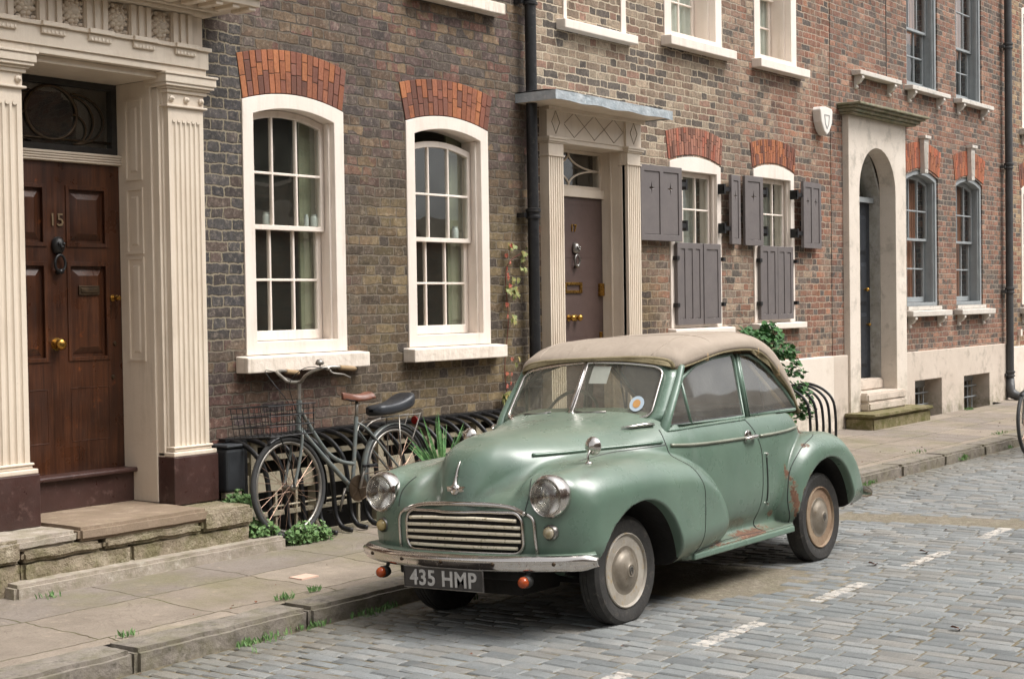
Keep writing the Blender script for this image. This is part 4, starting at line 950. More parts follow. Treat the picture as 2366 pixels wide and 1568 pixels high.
sheet(pv, -8, 60, 5.88, 7.28, zp); sheet(pv, -8, 6.76, 7.28, 7.72, zp); sheet(pv, 10.05, 18.64, 7.28, 7.72, zp); sheet(pv, 18.64, 21.6, 7.28, 7.50, zp); sheet(pv, 21.6, 22.95, 7.28, 7.72, zp); sheet(pv, 22.95, 24.3, 7.28, 7.35, zp); sheet(pv, 24.3, 60, 7.28, 7.72, zp)
tag(obj('pavement', pv, pavem(), None), kind='structure')
m = MB(); m.box(6.76, 10.05, 7.20, 7.28, -.95, zp(7.28) - .004); m.box(6.70, 6.76, 7.2, 7.7, -.95, .04); m.box(10.05, 10.1, 7.2, 7.7, -.95, .04); m.box(18.64, 21.6, 7.48, 7.50, -.9, .05); m.box(22.95, 24.3, 7.33, 7.35, -.9, .05)
tag(obj('light_well', m, RUBBLE, None), kind='structure')
# far side of the street
sheet_ = MB(); sheet_.box(-8, 60, -8, -3.0, -.5, .06); tag(obj('far_pavement', sheet_, SLAB, None), kind='structure')
hop = empty('brick_house', (10, -4.4, .06), 'added unseen brick terrace across the street, shaped for reflections in window panes', 'house')
m = MB().box(-10, 22.3, -4.9, -4.4, 3.4, 7.2); obj('wall', m, B19, hop); obj('wall', MB().box(34.2, 90, -4.9, -4.4, -.2, 7.6), B19, hop); obj('unseen_rendered_wall', MB().box(-10, 34, -4.9, -4.38, 3.1, 3.4), STUCW, hop); obj('dark_base', MB().box(-10, 42, -4.95, -4.34, -.2, 1.2), BROWNP, hop); obj('brick_lower', MB().box(-10, 42, -4.9, -4.37, 1.2, 3.1), B19, hop)  # unseen; heights, low gap and bands shaped for what the glass mirrors
for i in range(9):
    x0 = -8 + i * 3.3
    for z0 in (3.9,):
        obj('window', MB().ring(outline(x0, x0 + 1.1, z0, z0 + 1.9, 1e-4), outline(x0 + .1, x0 + 1.0, z0 + .1, z0 + 1.8, 1e-4), -4.43, -4.37), WHITE, hop); obj('pane', MB().box(x0 + .1, x0 + 1.0, -4.40, -4.385, z0 + .1, z0 + 1.8), plain('unseen_dark_pane', (.05, .055, .06), rough=.1), hop)
tag(obj('lamp_column', MB().tube([(2.2, -2.2, 0), (2.2, -2.2, 4.2)], .07, 12).lathe([(.12, 0), (.12, .5), (.08, .9)], (2.2, -2.2, 0), 'z', 12).lathe([(.09, 0), (.13, .06), (.09, .12)], (2.2, -2.2, 3.1), 'z', 12), IRON, None, smooth=True), 'black lamp column seen only mirrored in the first tall window', 'lamp post')
# small things lying about
tag(obj('inset_tile', MB().box(6.06, 6.20, 6.25, 6.36, .036, .0465), plain('pink_tile', hx('d8b8a6'), hx('c9a694'), .6), None), 'small pale pink tile let into the pavement', 'tile')
rd = random.Random(3)
LEAFB = plain('dry_brown_leaf', hx('7a4a30'), hx('5c3826'), .8)
for x_, y_, t in ((8.42, 3.72, 'dark brown dry leaf beside the rear wheel'), (8.98, 3.62, 'curled brown leaf on the setts right of the rear wheel'), (6.9, 2.62, 'orange leaf scrap on the setts near bottom centre right')):
    m = MB(); m.leaf((0, 0, .005), (0, .2, 1), (1, .3, .2), .05, .06); m.leaf((.01, 0, .01), (.3, -.2, 1), (.3, 1, .3), .04, .05)
    o = obj('dry_leaf', m, LEAFB, None); o.location = (x_, y_, zr(y_) + .004); tag(o, t, 'leaf')
# weeds along kerb and steps
m = MB()
for i in range(170):
    if i % 3 == 0: x_, y_, z_ = rd.uniform(3.5, 18), rd.uniform(5.3, 5.62), -.062
    elif i % 3 == 1: x_, y_, z_ = rd.uniform(3.5, 20), 5.95 + abs(rd.gauss(0, .5)), .042
    else: x_, y_ = rd.uniform(4, 16), rd.uniform(1.5, 5.2); z_ = zr(y_) + .004
    s = rd.uniform(.006, .020) * (1.5 if x_ > 9 else 1); m.leaf((x_, y_, z_ + .002), (rd.uniform(-.4, .4), rd.uniform(-.4, .4), 1), (rd.uniform(-1, 1), rd.uniform(-1, 1), 0), s, s)
tag(obj('litter', m, LEAFB, None), 'specks of dry leaf litter scattered over road and pavement', 'litter', kind='stuff')
def leafm(name, c1, c2, c3):
    m = M(name, .55, 0, .3); p = m.pos(); c = m.mix(m.rng(m.noise(p, 25, 3), .4, .6), c1, c2); c = m.mix(m.rng(m.noise(p, 60, 3), .55, .7), c, c3)
    m.b.inputs['Subsurface Weight'].default_value = 0; return m.fin(c)
GREEN = leafm('weed_green', hx('4c6a3c'), hx('64824e'), hx('869a62')); DGREEN = leafm('ivy_green', hx('2f5230'), hx('45703c'), hx('7c9a60'))
def clump(mb, cx, cy, cz, rx, ry, h, n, ls, up=1.0):
    for i in range(n):
        a, r = rd.uniform(0, 2 * PI), math.sqrt(rd.random()); x, y = cx + rx * r * math.cos(a), cy + ry * r * math.sin(a); z = cz + h * rd.random() * (1.1 - r * .7)
        s = ls * rd.uniform(.6, 1.3); mb.leaf((x, y, z), (rd.uniform(-.6, .6), rd.uniform(-1, .2), rd.uniform(.3, 1)), (rd.uniform(-1, 1), rd.uniform(-1, 1), rd.uniform(0, up)), s, s)
        if rd.random() < .3: mb.tube([(x, y, cz), (x + rd.uniform(-.01, .01), y, (cz + z) / 2), (x, y, z)], .0015, 3)
m = MB(); clump(m, 6.66, 7.25, .13, .13, .10, .16, 260, .034); clump(m, 6.62, 7.42, .30, .10, .10, .14, 130, .036); clump(m, 6.95, 7.14, .06, .18, .07, .15, 420, .028); clump(m, 7.12, 7.12, .06, .07, .05, .13, 130, .024); clump(m, 6.60, 7.32, .36, .09, .05, .06, 50, .03)
tag(obj('weed_clump', m, GREEN, None), 'leafy green weeds growing between the doorstep and the bicycle wheel', 'weeds')
m = MB()
for x_, y_, z_, r_, n in ((4.55, 5.92, .035, .07, 30), (5.62, 5.93, .035, .07, 40), (5.86, 5.95, .035, .05, 30), (5.2, 5.62, -.07, .16, 60), (5.05, 5.60, -.07, .1, 50), (5.55, 5.63, -.07, .12, 50), (5.95, 5.60, -.07, .15, 60), (6.15, 5.62, -.07, .1, 40), (12.5, 5.6, -.06, .12, 50), (12.7, 5.62, -.06, .08, 40), (15.0, 5.62, -.06, .12, 70), (15.05, 5.62, -.04, .06, 50), (16.4, 5.62, -.06, .1, 30), (17, 5.95, .035, .2, 40), (14.6, 5.94, .035, .2, 30), (4.85, 7.0, .05, .1, 24), (20.1, 7.45, .06, .15, 90), (4.55, 7.15, .05, .1, 60), (4.9, 5.4, -.05, .03, 6), (6.5, 5.3, -.05, .04, 6), (12.2, 5.92, .035, .12, 30)):
    for i in range(n):
        a = rd.uniform(0, 6.28); r = r_ * rd.random(); x, y = x_ + r * math.cos(a), y_ + r * .4 * math.sin(a); h = rd.uniform(.012, .05)
        m.leaf((x, y, z_), (rd.uniform(-1, 1), -1, rd.uniform(-.2, .6)), (rd.uniform(-.6, .6), rd.uniform(-.6, .6), 1), h * .28, h)
tag(obj('weeds', m, GREEN, None), 'thin green weeds sprouting along kerb and wall foot', 'weeds', kind='stuff')
# ============================================================ the old green car
CAR_T = math.atan(.045)
car = empty('vintage_car', (6.25, 4.78, -.034), 'old sage green two-door convertible with rust patches and tan soft top, parked on the setts', 'car', rot=(-CAR_T, 0, 0))
def carpaint():
    m = M('faded_green_paint', .34, 0, .6); p = m.objc(); a = m.attr('bc'); r_, g_, b_ = m.sep(a)
    c = m.mix(m.rng(m.noise(p, 2.2, 5, .6), .35, .7), hx('657b6c'), hx('566c5f'))
    c = m.mix(m.rng(m.noise(p, 7, 6, .7), .5, .75, 0, .35), c, hx('748a7d'))
    c = m.mix(m.rng(m.noise(p, 60, 4, .7), .5, .8, 0, .25), c, hx('4c5f53'))
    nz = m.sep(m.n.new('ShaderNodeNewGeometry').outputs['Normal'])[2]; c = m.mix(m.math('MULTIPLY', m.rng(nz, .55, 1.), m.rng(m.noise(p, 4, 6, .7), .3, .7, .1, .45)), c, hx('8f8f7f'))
    gr = m.math('MULTIPLY', g_, m.rng(m.noise(p, 14, 6, .75), .25, .7)); c = m.mix(m.math('MULTIPLY', gr, .85, clamp=True), c, hx('46463a'))
    n = m.noise(p, 22, 6, .75); rust = m.math('MULTIPLY', m.rng(m.math('ADD', n, m.math('MULTIPLY', r_, .60)), .85, .92), m.rng(r_, .05, .2))
    edge = m.math('MULTIPLY', m.rng(m.math('ADD', n, m.math('MULTIPLY', r_, .55)), .78, .88), m.rng(r_, .05, .2))
    rc = m.mix(m.rng(m.noise(p, 55, 5, .7), .35, .65), hx('4c3226'), hx('75523c')); rc = m.mix(m.rng(m.noise(p, 30, 4, .7), .6, .7), rc, hx('b9a18c'))
    c = m.mix(m.math('MULTIPLY', edge, .7), c, hx('7a6a4c')); c = m.mix(rust, c, rc)
    rough = m.mix(rust, m.rng(m.noise(p, 6, 4), .3, .7, .22, .38), .9)
    m.b.inputs['Coat Weight'].default_value = .15; m.b.inputs['Coat Roughness'].default_value = .25
    h = m.math('ADD', m.math('MULTIPLY', m.noise(p, 2.5, 2), 1.), m.math('MULTIPLY', m.math('MULTIPLY', n, rust), .4))
    return m.fin(c, rough, m.bump(h, .006, .6))
PAINT = carpaint()
CHROME = M('pitted_chrome', .12, 1).fin(hx('d8d2cc'), .16)
def chromem():
    m = M('worn_chrome', .15, 1); p = m.objc(); f = m.rng(m.noise(p, 60, 5, .75), .60, .70)
    c = m.mix(f, hx('cfc9c4'), hx('7a5640')); return m.fin(c, m.mix(f, m.rng(m.noise(p, 9, 3), .3, .7, .08, .26), .7), None, m.mix(f, 1., .2))
CHROME = chromem()
RUBBER = plain('tyre_rubber', hx('33312f'), hx('282624'), .7, bump=.003, bscale=60, scale=9, c3=hx('4a453f'))
BLACKR = plain('black_seal', hx('1c1c1b'), hx('262523'), .6)
UNDER = plain('underbody_black', hx('14120f'), hx('1f1a16'), .95, bump=.004, bscale=30)
TRIM = plain('brown_trim', hx('6a4636'), hx('55382c'), .6, scale=5)
WSHADE = plain('wheel_shade_brown', hx('4a3e34'), hx('382f28'), .9)  # dark brown paints the shade in the channel between rim and disc
CAPM = plain('dusty_hubcap', hx('968d80'), hx('786e61'), .42, metal=.45, scale=10, c3=hx('74654f'))
WCREAM = plain('cream_wheel_paint', hx('a69f94'), hx('877f74'), .45, bump=.002, bscale=40, scale=8, c3=hx('9a8460'))
WRUST = plain('rusty_wheel_paint', hx('98866f'), hx('6a4a36'), .7, bump=.004, bscale=40, scale=5, c3=hx('65442f'))
def canvas():
    m = M('beige_hood_canvas', .8, 0, .3); p = m.objc(); c = m.mix(m.rng(m.noise(p, 2, 5, .6), .3, .7), hx('a29587'), hx('94877a')); c = m.mix(m.rng(m.noise(p, 9, 6, .75), .5, .75, 0, .2), c, hx('7f7263'))
    w = m.noise(m.vmul(p, (3, 7, 5)), 1.6, 3, .5, dist=.8); h = m.math('ADD', w, m.math('MULTIPLY', m.noise(p, 160, 2), .05)); return m.fin(c, .8, m.bump(h, .012, .7))
CANV = canvas()
CANVO = plain('olive_hood_binding', hx('8c8064'), hx('75694c'), .85, bump=.002, bscale=90, scale=10, c3=hx('5d5438'))
SLATM = plain('cream_grille_bars', hx('e6dcc8'), hx('dccfb6'), .45, scale=16, bump=.001, c3=hx('7a6a34'))
CGLASS = glassm('car_window_glass', .03, wave=.0012, wscale=2.5, dirt=.17, dcol=(.52, .51, .47), ior=1.8, tint=(.80, .82, .76))
WGLASS = glassm('windscreen_glass', .03, wave=.001, wscale=2, dirt=.24, dcol=(.42, .40, .33), tint=(.88, .88, .82), ior=1.4)

def cub(x, xs, ys):
    """monotone-ish smooth interpolation of a profile"""
    xs = np.asarray(xs, float); ys = np.asarray(ys, float); d = np.diff(ys) / np.diff(xs); m_ = np.zeros_like(ys)
    m_[1:-1] = np.where(d[:-1] * d[1:] > 0, 2 * d[:-1] * d[1:] / (d[:-1] + d[1:] + 1e-12), 0); m_[0], m_[-1] = d[0], d[-1]
    x = np.clip(x, xs[0], xs[-1]); i = np.clip(np.searchsorted(xs, x) - 1, 0, len(xs) - 2); h = xs[i + 1] - xs[i]; t = (x - xs[i]) / h
    return (2 * t ** 3 - 3 * t ** 2 + 1) * ys[i] + (t ** 3 - 2 * t ** 2 + t) * h * m_[i] + (-2 * t ** 3 + 3 * t ** 2) * ys[i + 1] + (t ** 3 - t ** 2) * h * m_[i + 1]
def smin(a, b, k): h = np.clip(.5 + .5 * (b - a) / k, 0, 1); return b * (1 - h) + a * h - k * h * (1 - h)
def smax(a, b, k): return -smin(-a, -b, k)
def polysdf(poly, X, Z):
    P = np.array([(p[0], p[1]) for p in poly]); n = len(P); d = np.full(X.shape, 1e9); ins = np.zeros(X.shape, bool)
    for i in range(n):
        a, b = P[i], P[(i + 1) % n]; e = b - a; wx, wz = X - a[0], Z - a[1]; t = np.clip((wx * e[0] + wz * e[1]) / (e @ e), 0, 1)
        d = np.minimum(d, (wx - e[0] * t) ** 2 + (wz - e[1] * t) ** 2)
        c = ((a[1] <= Z) != (b[1] <= Z)) & (X < (b[0] - a[0]) * (Z - a[1]) / (b[1] - a[1] + 1e-12) + a[0]); ins ^= c
    return np.where(ins, -1, 1) * np.sqrt(d)
class Table:
    def __init__(s, poly, n=4):
        pl = smooth_pts([(p[0], p[1], 0) for p in poly], n, True); s.x = np.linspace(-.8, 3.3, 411); s.z = np.linspace(0, 1.3, 131)
        s.t = polysdf(pl, *np.meshgrid(s.x, s.z, indexing='ij'))
    def __call__(s, x, z):
        fx = np.clip((x + .8) / .01, 0, 409.99); fz = np.clip(z / .01, 0, 129.99); i = fx.astype(int); j = fz.astype(int); a = fx - i; b = fz - j; t = s.t
        return t[i, j] * (1 - a) * (1 - b) + t[i + 1, j] * a * (1 - b) + t[i, j + 1] * (1 - a) * b + t[i + 1, j + 1] * a * b
FW_ = Table([(-.40, .34), (-.435, .42), (-.45, .52), (-.445, .62), (-.42, .71), (-.36, .775), (-.24, .815), (-.05, .832), (.2, .838), (.45, .828), (.65, .80), (.83, .745), (.98, .66), (1.09, .55), (1.135, .45), (1.13, .36), (1.08, .29), (.98, .262), (.7, .245), (.5, .235), (.1, .22), (-.2, .28)])
RW_ = Table([(1.80, .36), (1.815, .48), (1.86, .60), (1.94, .70), (2.05, .77), (2.18, .805), (2.34, .81), (2.5, .78), (2.63, .71), (2.76, .62), (2.86, .50), (2.93, .38), (2.93, .31), (2.88, .285), (2.7, .30), (2.3, .26), (1.95, .25), (1.85, .28)])
def f_core(x, ay, z):
    zt = cub(x, [-.6, -.50, -.42, -.3, -.09, .15, .45, .7], [.60, .64, .70, .765, .815, .87, 1.0, 1.10]); zt = np.where(x > .7, cub(x, [.7, 2.05, 2.2, 2.35, 2.5, 2.65, 2.8, 2.9, 3.0, 3.05], [1.10, 1.10, 1.04, .965, .885, .79, .66, .53, .42, .36]), zt)
    zb = cub(x, [-.6, -.3, .1, 2.6, 3.0], [.36, .34, .215, .215, .30]); hw = cub(x, [-.6, -.45, -.2, .1, .5, .8, 1.2, 1.7, 2.0, 2.3, 2.55, 2.8, 2.95, 3.05], [.46, .48, .53, .575, .635, .655, .662, .66, .645, .575, .50, .38, .30, .22])
    n = cub(x, [-.5, 0, .6, 2.1, 2.5, 3.0], [5.5, 4.5, 3.6, 3.4, 2.4, 2.2]); hz = (zt - zb) / 2; zc = (zt + zb) / 2
    q = (np.abs(ay / hw) ** n + np.abs((z - zc) / hz) ** n + 1e-9) ** (1 / n); d = (q - 1) * np.minimum(hw, hz)
    # tuck-in below and flare to the sill
    return d
def f_dome(x, ay, z):
    hw = cub(x, [-.50, -.42, -.36, -.28, -.2, -.05, .2, .5, .75], [.11, .17, .225, .29, .34, .42, .50, .565, .60]); zt = cub(x, [-.55, -.44, -.38, -.25, -.1, .1, .5, .75], [.87, .925, .955, .985, 1.0, 1.012, 1.04, 1.05])
    hz = cub(x, [-.5, 0, .7], [.30, .26, .22]); zc = zt - hz; n = 2.25
    q = (np.abs(ay / hw) ** n + np.abs(np.minimum(z, 9) - zc) ** n / hz ** n + 1e-9) ** (1 / n)
    return smax((q - 1) * np.minimum(hw, hz), x - .80, .08)
def f_wing(x, ay, z):
    yo = cub(x, [-.45, -.36, -.25, -.05, .2, .6, .9, 1.15], [.655, .70, .738, .765, .775, .765, .745, .715]); r = .17
    a = FW_(x, z) + r; b = ay - yo + r; d = np.hypot(np.maximum(a, 0), np.maximum(b, 0)) + np.minimum(np.maximum(a, b), 0) - r
    return smax(d, .34 - ay, .05)
def f_rwing(x, ay, z):
    yo = cub(x, [1.82, 2.0, 2.3, 2.6, 2.93], [.715, .755, .775, .765, .70]); r = .13
    a = RW_(x, z) + r; b = ay - yo + r; d = np.hypot(np.maximum(a, 0), np.maximum(b, 0)) + np.minimum(np.maximum(a, b), 0) - r
    return smax(d, .40 - ay, .05)
def f_pod(x, ay, z):
    t = np.clip(x + .345, 0, .3); d = np.sqrt((x + .345 - t) ** 2 + (ay - .55) ** 2 + (z - .705 - t * .02) ** 2) - .108; return smax(d, -.425 - x, .01)
def xfront(ay, z): return cub(z, [.30, .45, .62, .70, .78, .86, .92, .97], [-.50, -.515, -.515, -.50, -.475, -.445, -.40, -.30]) + .30 * ay ** 2.2
def f_body(x, y, z, parts=False):
    ay = np.abs(y)
    c = smin(f_core(x, ay, z), f_dome(x, ay, z), .06); c = smax(c, xfront(ay, z) - x, .06)
    # sill box with a flare above it
    dx = np.maximum(np.abs(x - 1.30) - .66, 0); dy = np.maximum(np.abs(ay - .60) - .075, 0); dz = np.maximum(np.abs(z - .262) - .012, 0); sl = np.sqrt(dx * dx + dy * dy + dz * dz) - .010
    c2 = smin(c, sl, .09)
    w = smin(f_wing(x, ay, z), f_pod(x, ay, z), .05); rw = f_rwing(x, ay, z)
    d = smin(smin(c2, w, cub(x, [-.3, .1, .5, .8], [.05, .04, .03, .012])), rw, .010)
    # wheel arches, underside, cabin
    a1 = np.sqrt((x - .095) ** 2 + ((z - .262) * 1.0) ** 2) - .368; a2 = np.sqrt((x - 2.245) ** 2 + ((z - .29) * .98) ** 2) - .357
    arch = np.minimum(a1, a2); arch = smax(arch, .43 - ay, .05)
    d = smax(d, -arch, .012)
    fl = .235 - z; d = smax(d, np.where(x < -.15, .36 - z, np.where((x > .4) & (x < 2.7), fl, -1.)), .01)
    cab = np.maximum(np.maximum(.66 - x, x - 2.22), np.maximum(ay - .585, .40 - z)); top = np.maximum(np.maximum(.645 + .06 * (ay / .5) ** 2 - x, x - 2.27), .957 - z)
    d = smax(d, -np.minimum(cab, top), .012)
    if parts: return d, c2, w, rw, arch, cab
    return d
def surface_nets(f, lo, hi, h):
    X = np.arange(lo[0], hi[0], h); Y = np.arange(lo[1], hi[1], h); Z = np.arange(lo[2], hi[2], h); G = np.empty((len(X), len(Y), len(Z)), np.float32)
    for i0 in range(0, len(X), 40):
        xs = X[i0:i0 + 40]; G[i0:i0 + 40] = f(xs[:, None, None] + 0 * Y[None, :, None] + 0 * Z[None, None, :], Y[None, :, None] + 0 * xs[:, None, None] + 0 * Z[None, None, :], Z[None, None, :] + 0 * xs[:, None, None] + 0 * Y[None, :, None])
    S = G < 0; nx, ny, nz = [n - 1 for n in G.shape]
    cnt = sum(S[a:a + nx, b:b + ny, c:c + nz].astype(np.int8) for a in (0, 1) for b in (0, 1) for c in (0, 1)); act = (cnt > 0) & (cnt < 8)
    idx = -np.ones(act.shape, np.int64); idx[act] = np.arange(act.sum()); ii = np.argwhere(act); acc = np.zeros((len(ii), 3)); num = np.zeros(len(ii))
    cs = [(a, b, c) for a in (0, 1) for b in (0, 1) for c in (0, 1)]
    for p in cs:
        for ax in range(3):
            if p[ax] == 0:
                q = list(p); q[ax] = 1
                ga = G[ii[:, 0] + p[0], ii[:, 1] + p[1], ii[:, 2] + p[2]]; gb = G[ii[:, 0] + q[0], ii[:, 1] + q[1], ii[:, 2] + q[2]]; cr = (ga < 0) != (gb < 0)
                t = np.where(cr, ga / np.where(cr, ga - gb, 1), 0); v = np.array(p, float)[None, :].repeat(len(ii), 0); v[:, ax] = t; acc[cr] += v[cr]; num[cr] += 1
    V = (ii + acc / num[:, None]) * h + np.array(lo)
    F = []
    for ax in range(3):
        sl = [slice(1, n) for n in (nx, ny, nz)]; sl[ax] = slice(0, (nx, ny, nz)[ax]); s2 = list(sl); s2[ax] = slice(1, (nx, ny, nz)[ax] + 1)
        A = S[tuple(sl)]; B = S[tuple(s2)]; e = np.argwhere(A != B); off = [1, 1, 1]; off[ax] = 0; e = e + np.array(off); b1, b2 = (ax + 1) % 3, (ax + 2) % 3
        def I(d1, d2): q = e.copy(); q[:, b1] -= d1; q[:, b2] -= d2; return idx[q[:, 0], q[:, 1], q[:, 2]]
        Q = np.stack([I(0, 0), I(1, 0), I(1, 1), I(0, 1)], 1); q0 = e - np.array(off); fl = A[q0[:, 0], q0[:, 1], q0[:, 2]]; Q[~fl] = Q[~fl][:, ::-1]; F.append(Q)
    return V, np.concatenate(F)
BV, BF = surface_nets(f_body, (-.62, -.83, .18), (3.12, .84, 1.12), .0125)
def grad(V, e=.002):
    g = np.zeros_like(V)
    for k in range(3):
        d = np.zeros(3); d[k] = e; g[:, k] = (f_body(*(V + d).T) - f_body(*(V - d).T)) / (2 * e)
    return g
for _ in range(3):
    g = grad(BV); f0 = f_body(*BV.T); st_ = f0[:, None] * g / (np.sum(g * g, 1)[:, None] + .05); L = np.linalg.norm(st_, axis=1, keepdims=True); BV -= st_ * np.minimum(1, .005 / (L + 1e-9))
G_ = grad(BV, .004); BN = G_ / (np.linalg.norm(G_, axis=1, keepdims=True) + 1e-9)
BVH = BVHTree.FromPolygons([tuple(v) for v in BV], [tuple(int(i) for i in q) for q in BF])
def snap(p, d, lift=0.):
    h = BVH.ray_cast(Vector(p), Vector(d))
    if h[0] is None: return None
    n = h[1]; n = n if n.dot(Vector(d)) < 0 else -n
    return h[0] + n * lift
def snap_side(pts, lift=0., s=-1, n=8):
    out = []
    for q in smooth_pts([(p[0], p[1], 0) for p in pts], n):
        h = snap((q.x, s * 1.2, q.y), (0, -s, 0), lift)
        if h: out.append(h)
    return out
def snap_front(pts, lift=0., n=8):
    out = []
    for q in smooth_pts([(p[0], p[1], 0) for p in pts], n):
        h = snap((-1.5, q.x, q.y), (1, 0, 0), lift)
        if h: out.append(h)
    return out
# ---- split into panels
FC = BV[BF].mean(1); x, y, z = FC.T; ay = np.abs(y); d_, c2_, w_, rw_, ar_, cab_ = f_body(x, y, z, True)
bl_side = cub(x, [-.52, -.45, -.38, -.29, -.15, 0, .25, .55], [.64, .655, .72, .775, .81, .845, .868, .885])
inarch = (np.abs(ar_) < .012) & (ay < .715) & (ay > .41); incab = (np.abs(cab_) < .02) & (z < .93) & (x > .6) & (x < 2.27) & (ay < .60)
under = (z < .237) | inarch
ids = np.zeros(len(FC), int)
bon = (x < .50) & (z > bl_side) & (ay < .47 + .4 * np.clip(x + .1, 0, .3)) & (w_ > c2_ - .02); ids[bon] = 1
dfx = cub(z, [.25, .45, .60, .71, .79, .90, 1.0], [.67, .70, .715, .69, .57, .55, .56]); drx = cub(z, [.25, .5, .73, .86, .96], [1.52, 1.555, 1.565, 1.52, 1.45])
win = (w_ < c2_ - .004) & (x < dfx) | ((x < dfx) & (z < .87) & (ay > .53) & (x < .52)); ids[win & ~bon] = 2
dr = (x > dfx) & (x < drx) & (ay > .52) & (z > .276); ids[dr] = 3
ids[(rw_ < c2_ + .002) & (x > 1.78) & (ay > .5)] = 4
ids[incab] = 6; ids[under] = 5
def rustmap(V):
    x, y, z = V.T; ay = np.abs(y); r = np.zeros(len(V)); g = np.zeros(len(V))
    def bl(c, s, a=1.): nonlocal r; r = np.maximum(r, a * np.exp(-(((x - c[0]) / s[0]) ** 2 + ((z - c[1]) / s[1]) ** 2)) * (ay > .45))
    near = y < 0
    bl((1.36, .285), (.24, .035), 1.0); bl((1.05, .27), (.3, .015), .8); bl((2.6, .72), (.08, .03), .55); bl((1.72, .36), (.05, .05), .72); bl((.93, .285), (.12, .02), .75); bl((1.87, .44), (.035, .18), .82); bl((1.95, .44), (.05, .10), .70); bl((2.9, .32), (.05, .04), .9); bl((2.86, .48), (.05, .06), .6); bl((2.05, .74), (.06, .03), .62); bl((1.86, .60), (.03, .08), .75); bl((2.0, .58), (.03, .05), .6); bl((1.60, .30), (.10, .03), .7); bl((.75, .30), (.06, .04), .6)
    g = np.maximum(g, np.exp(-((z - cub(x, [-.52, -.29, 0, .55], [.66, .78, .85, .885])) / .02) ** 2) * (x < .55) * (x > -.5) * .8); g = np.maximum(g, np.clip((.50 - z) / .25, 0, 1) * .8)
    g = np.maximum(g, np.exp(-((x + .47) / .05) ** 2 - ((z - .70) / .05) ** 2 - (y / .25) ** 2) * .8); g = np.maximum(g, .25)
    g = np.maximum(g, np.exp(-((rwd(V)) / .012) ** 2) * .8 * (x > 1.75))
    return r, g
def rwd(V): x, y, z = V.T; return f_rwing(x, np.abs(y), z) - f_core(x, np.abs(y), z)
RR, GG = rustmap(BV)
def panelm(name, mask, mat, parent):
    f = BF[mask]
    if not len(f): return None
    u, inv = np.unique(f, return_inverse=True); me = bpy.data.meshes.new(name); me.from_pydata(BV[u].tolist(), [], inv.reshape(f.shape).tolist()); me.materials.append(mat)
    me.polygons.foreach_set('use_smooth', [True] * len(me.polygons)); o = bpy.data.objects.new(name, me); COL.objects.link(o); o.parent = parent
    at = me.color_attributes.new('bc', 'FLOAT_COLOR', 'POINT'); at.data.foreach_set('color', np.stack([RR[u], GG[u], 0 * RR[u], 1 + 0 * RR[u]], 1).astype(np.float32).ravel())
    me.normals_split_custom_set_from_vertices(BN[u].tolist()); return o
CARP = {}
body = panelm('body', (ids == 0), PAINT, car); panelm('bonnet', ids == 1, PAINT, car); panelm('wheel_well', ids == 5, UNDER, body); panelm('cabin_lining', ids == 6, TRIM, body)
for s, m_ in ((-1, y < 0), (1, y > 0)):
    panelm('front_wing', (ids == 2) & m_, PAINT, car); CARP['door', s] = panelm('door', (ids == 3) & m_, PAINT, car)
    q = panelm('rear_wing', (ids == 4) & m_, PAINT, car)
    if s < 0 and q: q['label'] = 'rear wing with rust blisters along its front edge'
# ---- shut lines
sm = MB()
for s in (-1, 1):
    for pl in ([(.575, .955), (.555, .89), (.56, .82), (.60, .785), (.66, .745), (.705, .66), (.715, .58), (.70, .44), (.67, .26)], [(1.45, .955), (1.52, .86), (1.565, .73), (1.555, .50), (1.52, .28)], [(-.02, .842), (.10, .855), (.25, .868), (.55, .875)], [(2.20, .80), (2.06, .755), (1.96, .69), (1.885, .60), (1.845, .48), (1.835, .38), (1.86, .29)]):
        p = snap_side(pl, -.0005, s)
        if len(p) > 2: sm.tube(p, .0032, 5)
    p = snap_side([(.68, .285), (.9, .288), (1.2, .289), (1.52, .285)], 0, s); sm.tube(p, .003, 5)
p = snap_front([(-.42, .635), (-.425, .70), (-.41, .745), (-.385, .78)], -.0005) ; sm.tube(p, .0032, 5)
p = snap_front([(.42, .635), (.425, .70), (.41, .745), (.385, .78)], -.0005); sm.tube(p, .0032, 5)
p = snap_side([(-.45, .64), (-.42, .66)], 0)
each('shut_line', sm, BLACKR, body, local=True)
# B-post slot left by the old semaphore arm
p = snap_side([(1.62, .71), (1.62, .45)], .0005); t = MB().tube(p, .006, 6); obj('trafficator_slot', t, BLACKR, body, local=True)
t = MB(); t.lathe([(0, -.012), (.008, -.01), (.009, 0)], (p[0].x, p[0].y, p[0].z + .02), 'y', 10); t.lathe([(0, -.012), (.008, -.01), (.009, 0)], (p[-1].x, p[-1].y, p[-1].z - .02), 'y', 10); each('screw', t, CHROME, body, local=True)
# rubber piping between rear wing and body, dark wing beading in front
# ---- sill strips
for s in (-1, 1): obj('sill_strip', MB().box(.67, 1.86, min(s * .655, s * .702), max(s * .655, s * .702), .236, .272), PAINT, body, local=True, bevel=.008)
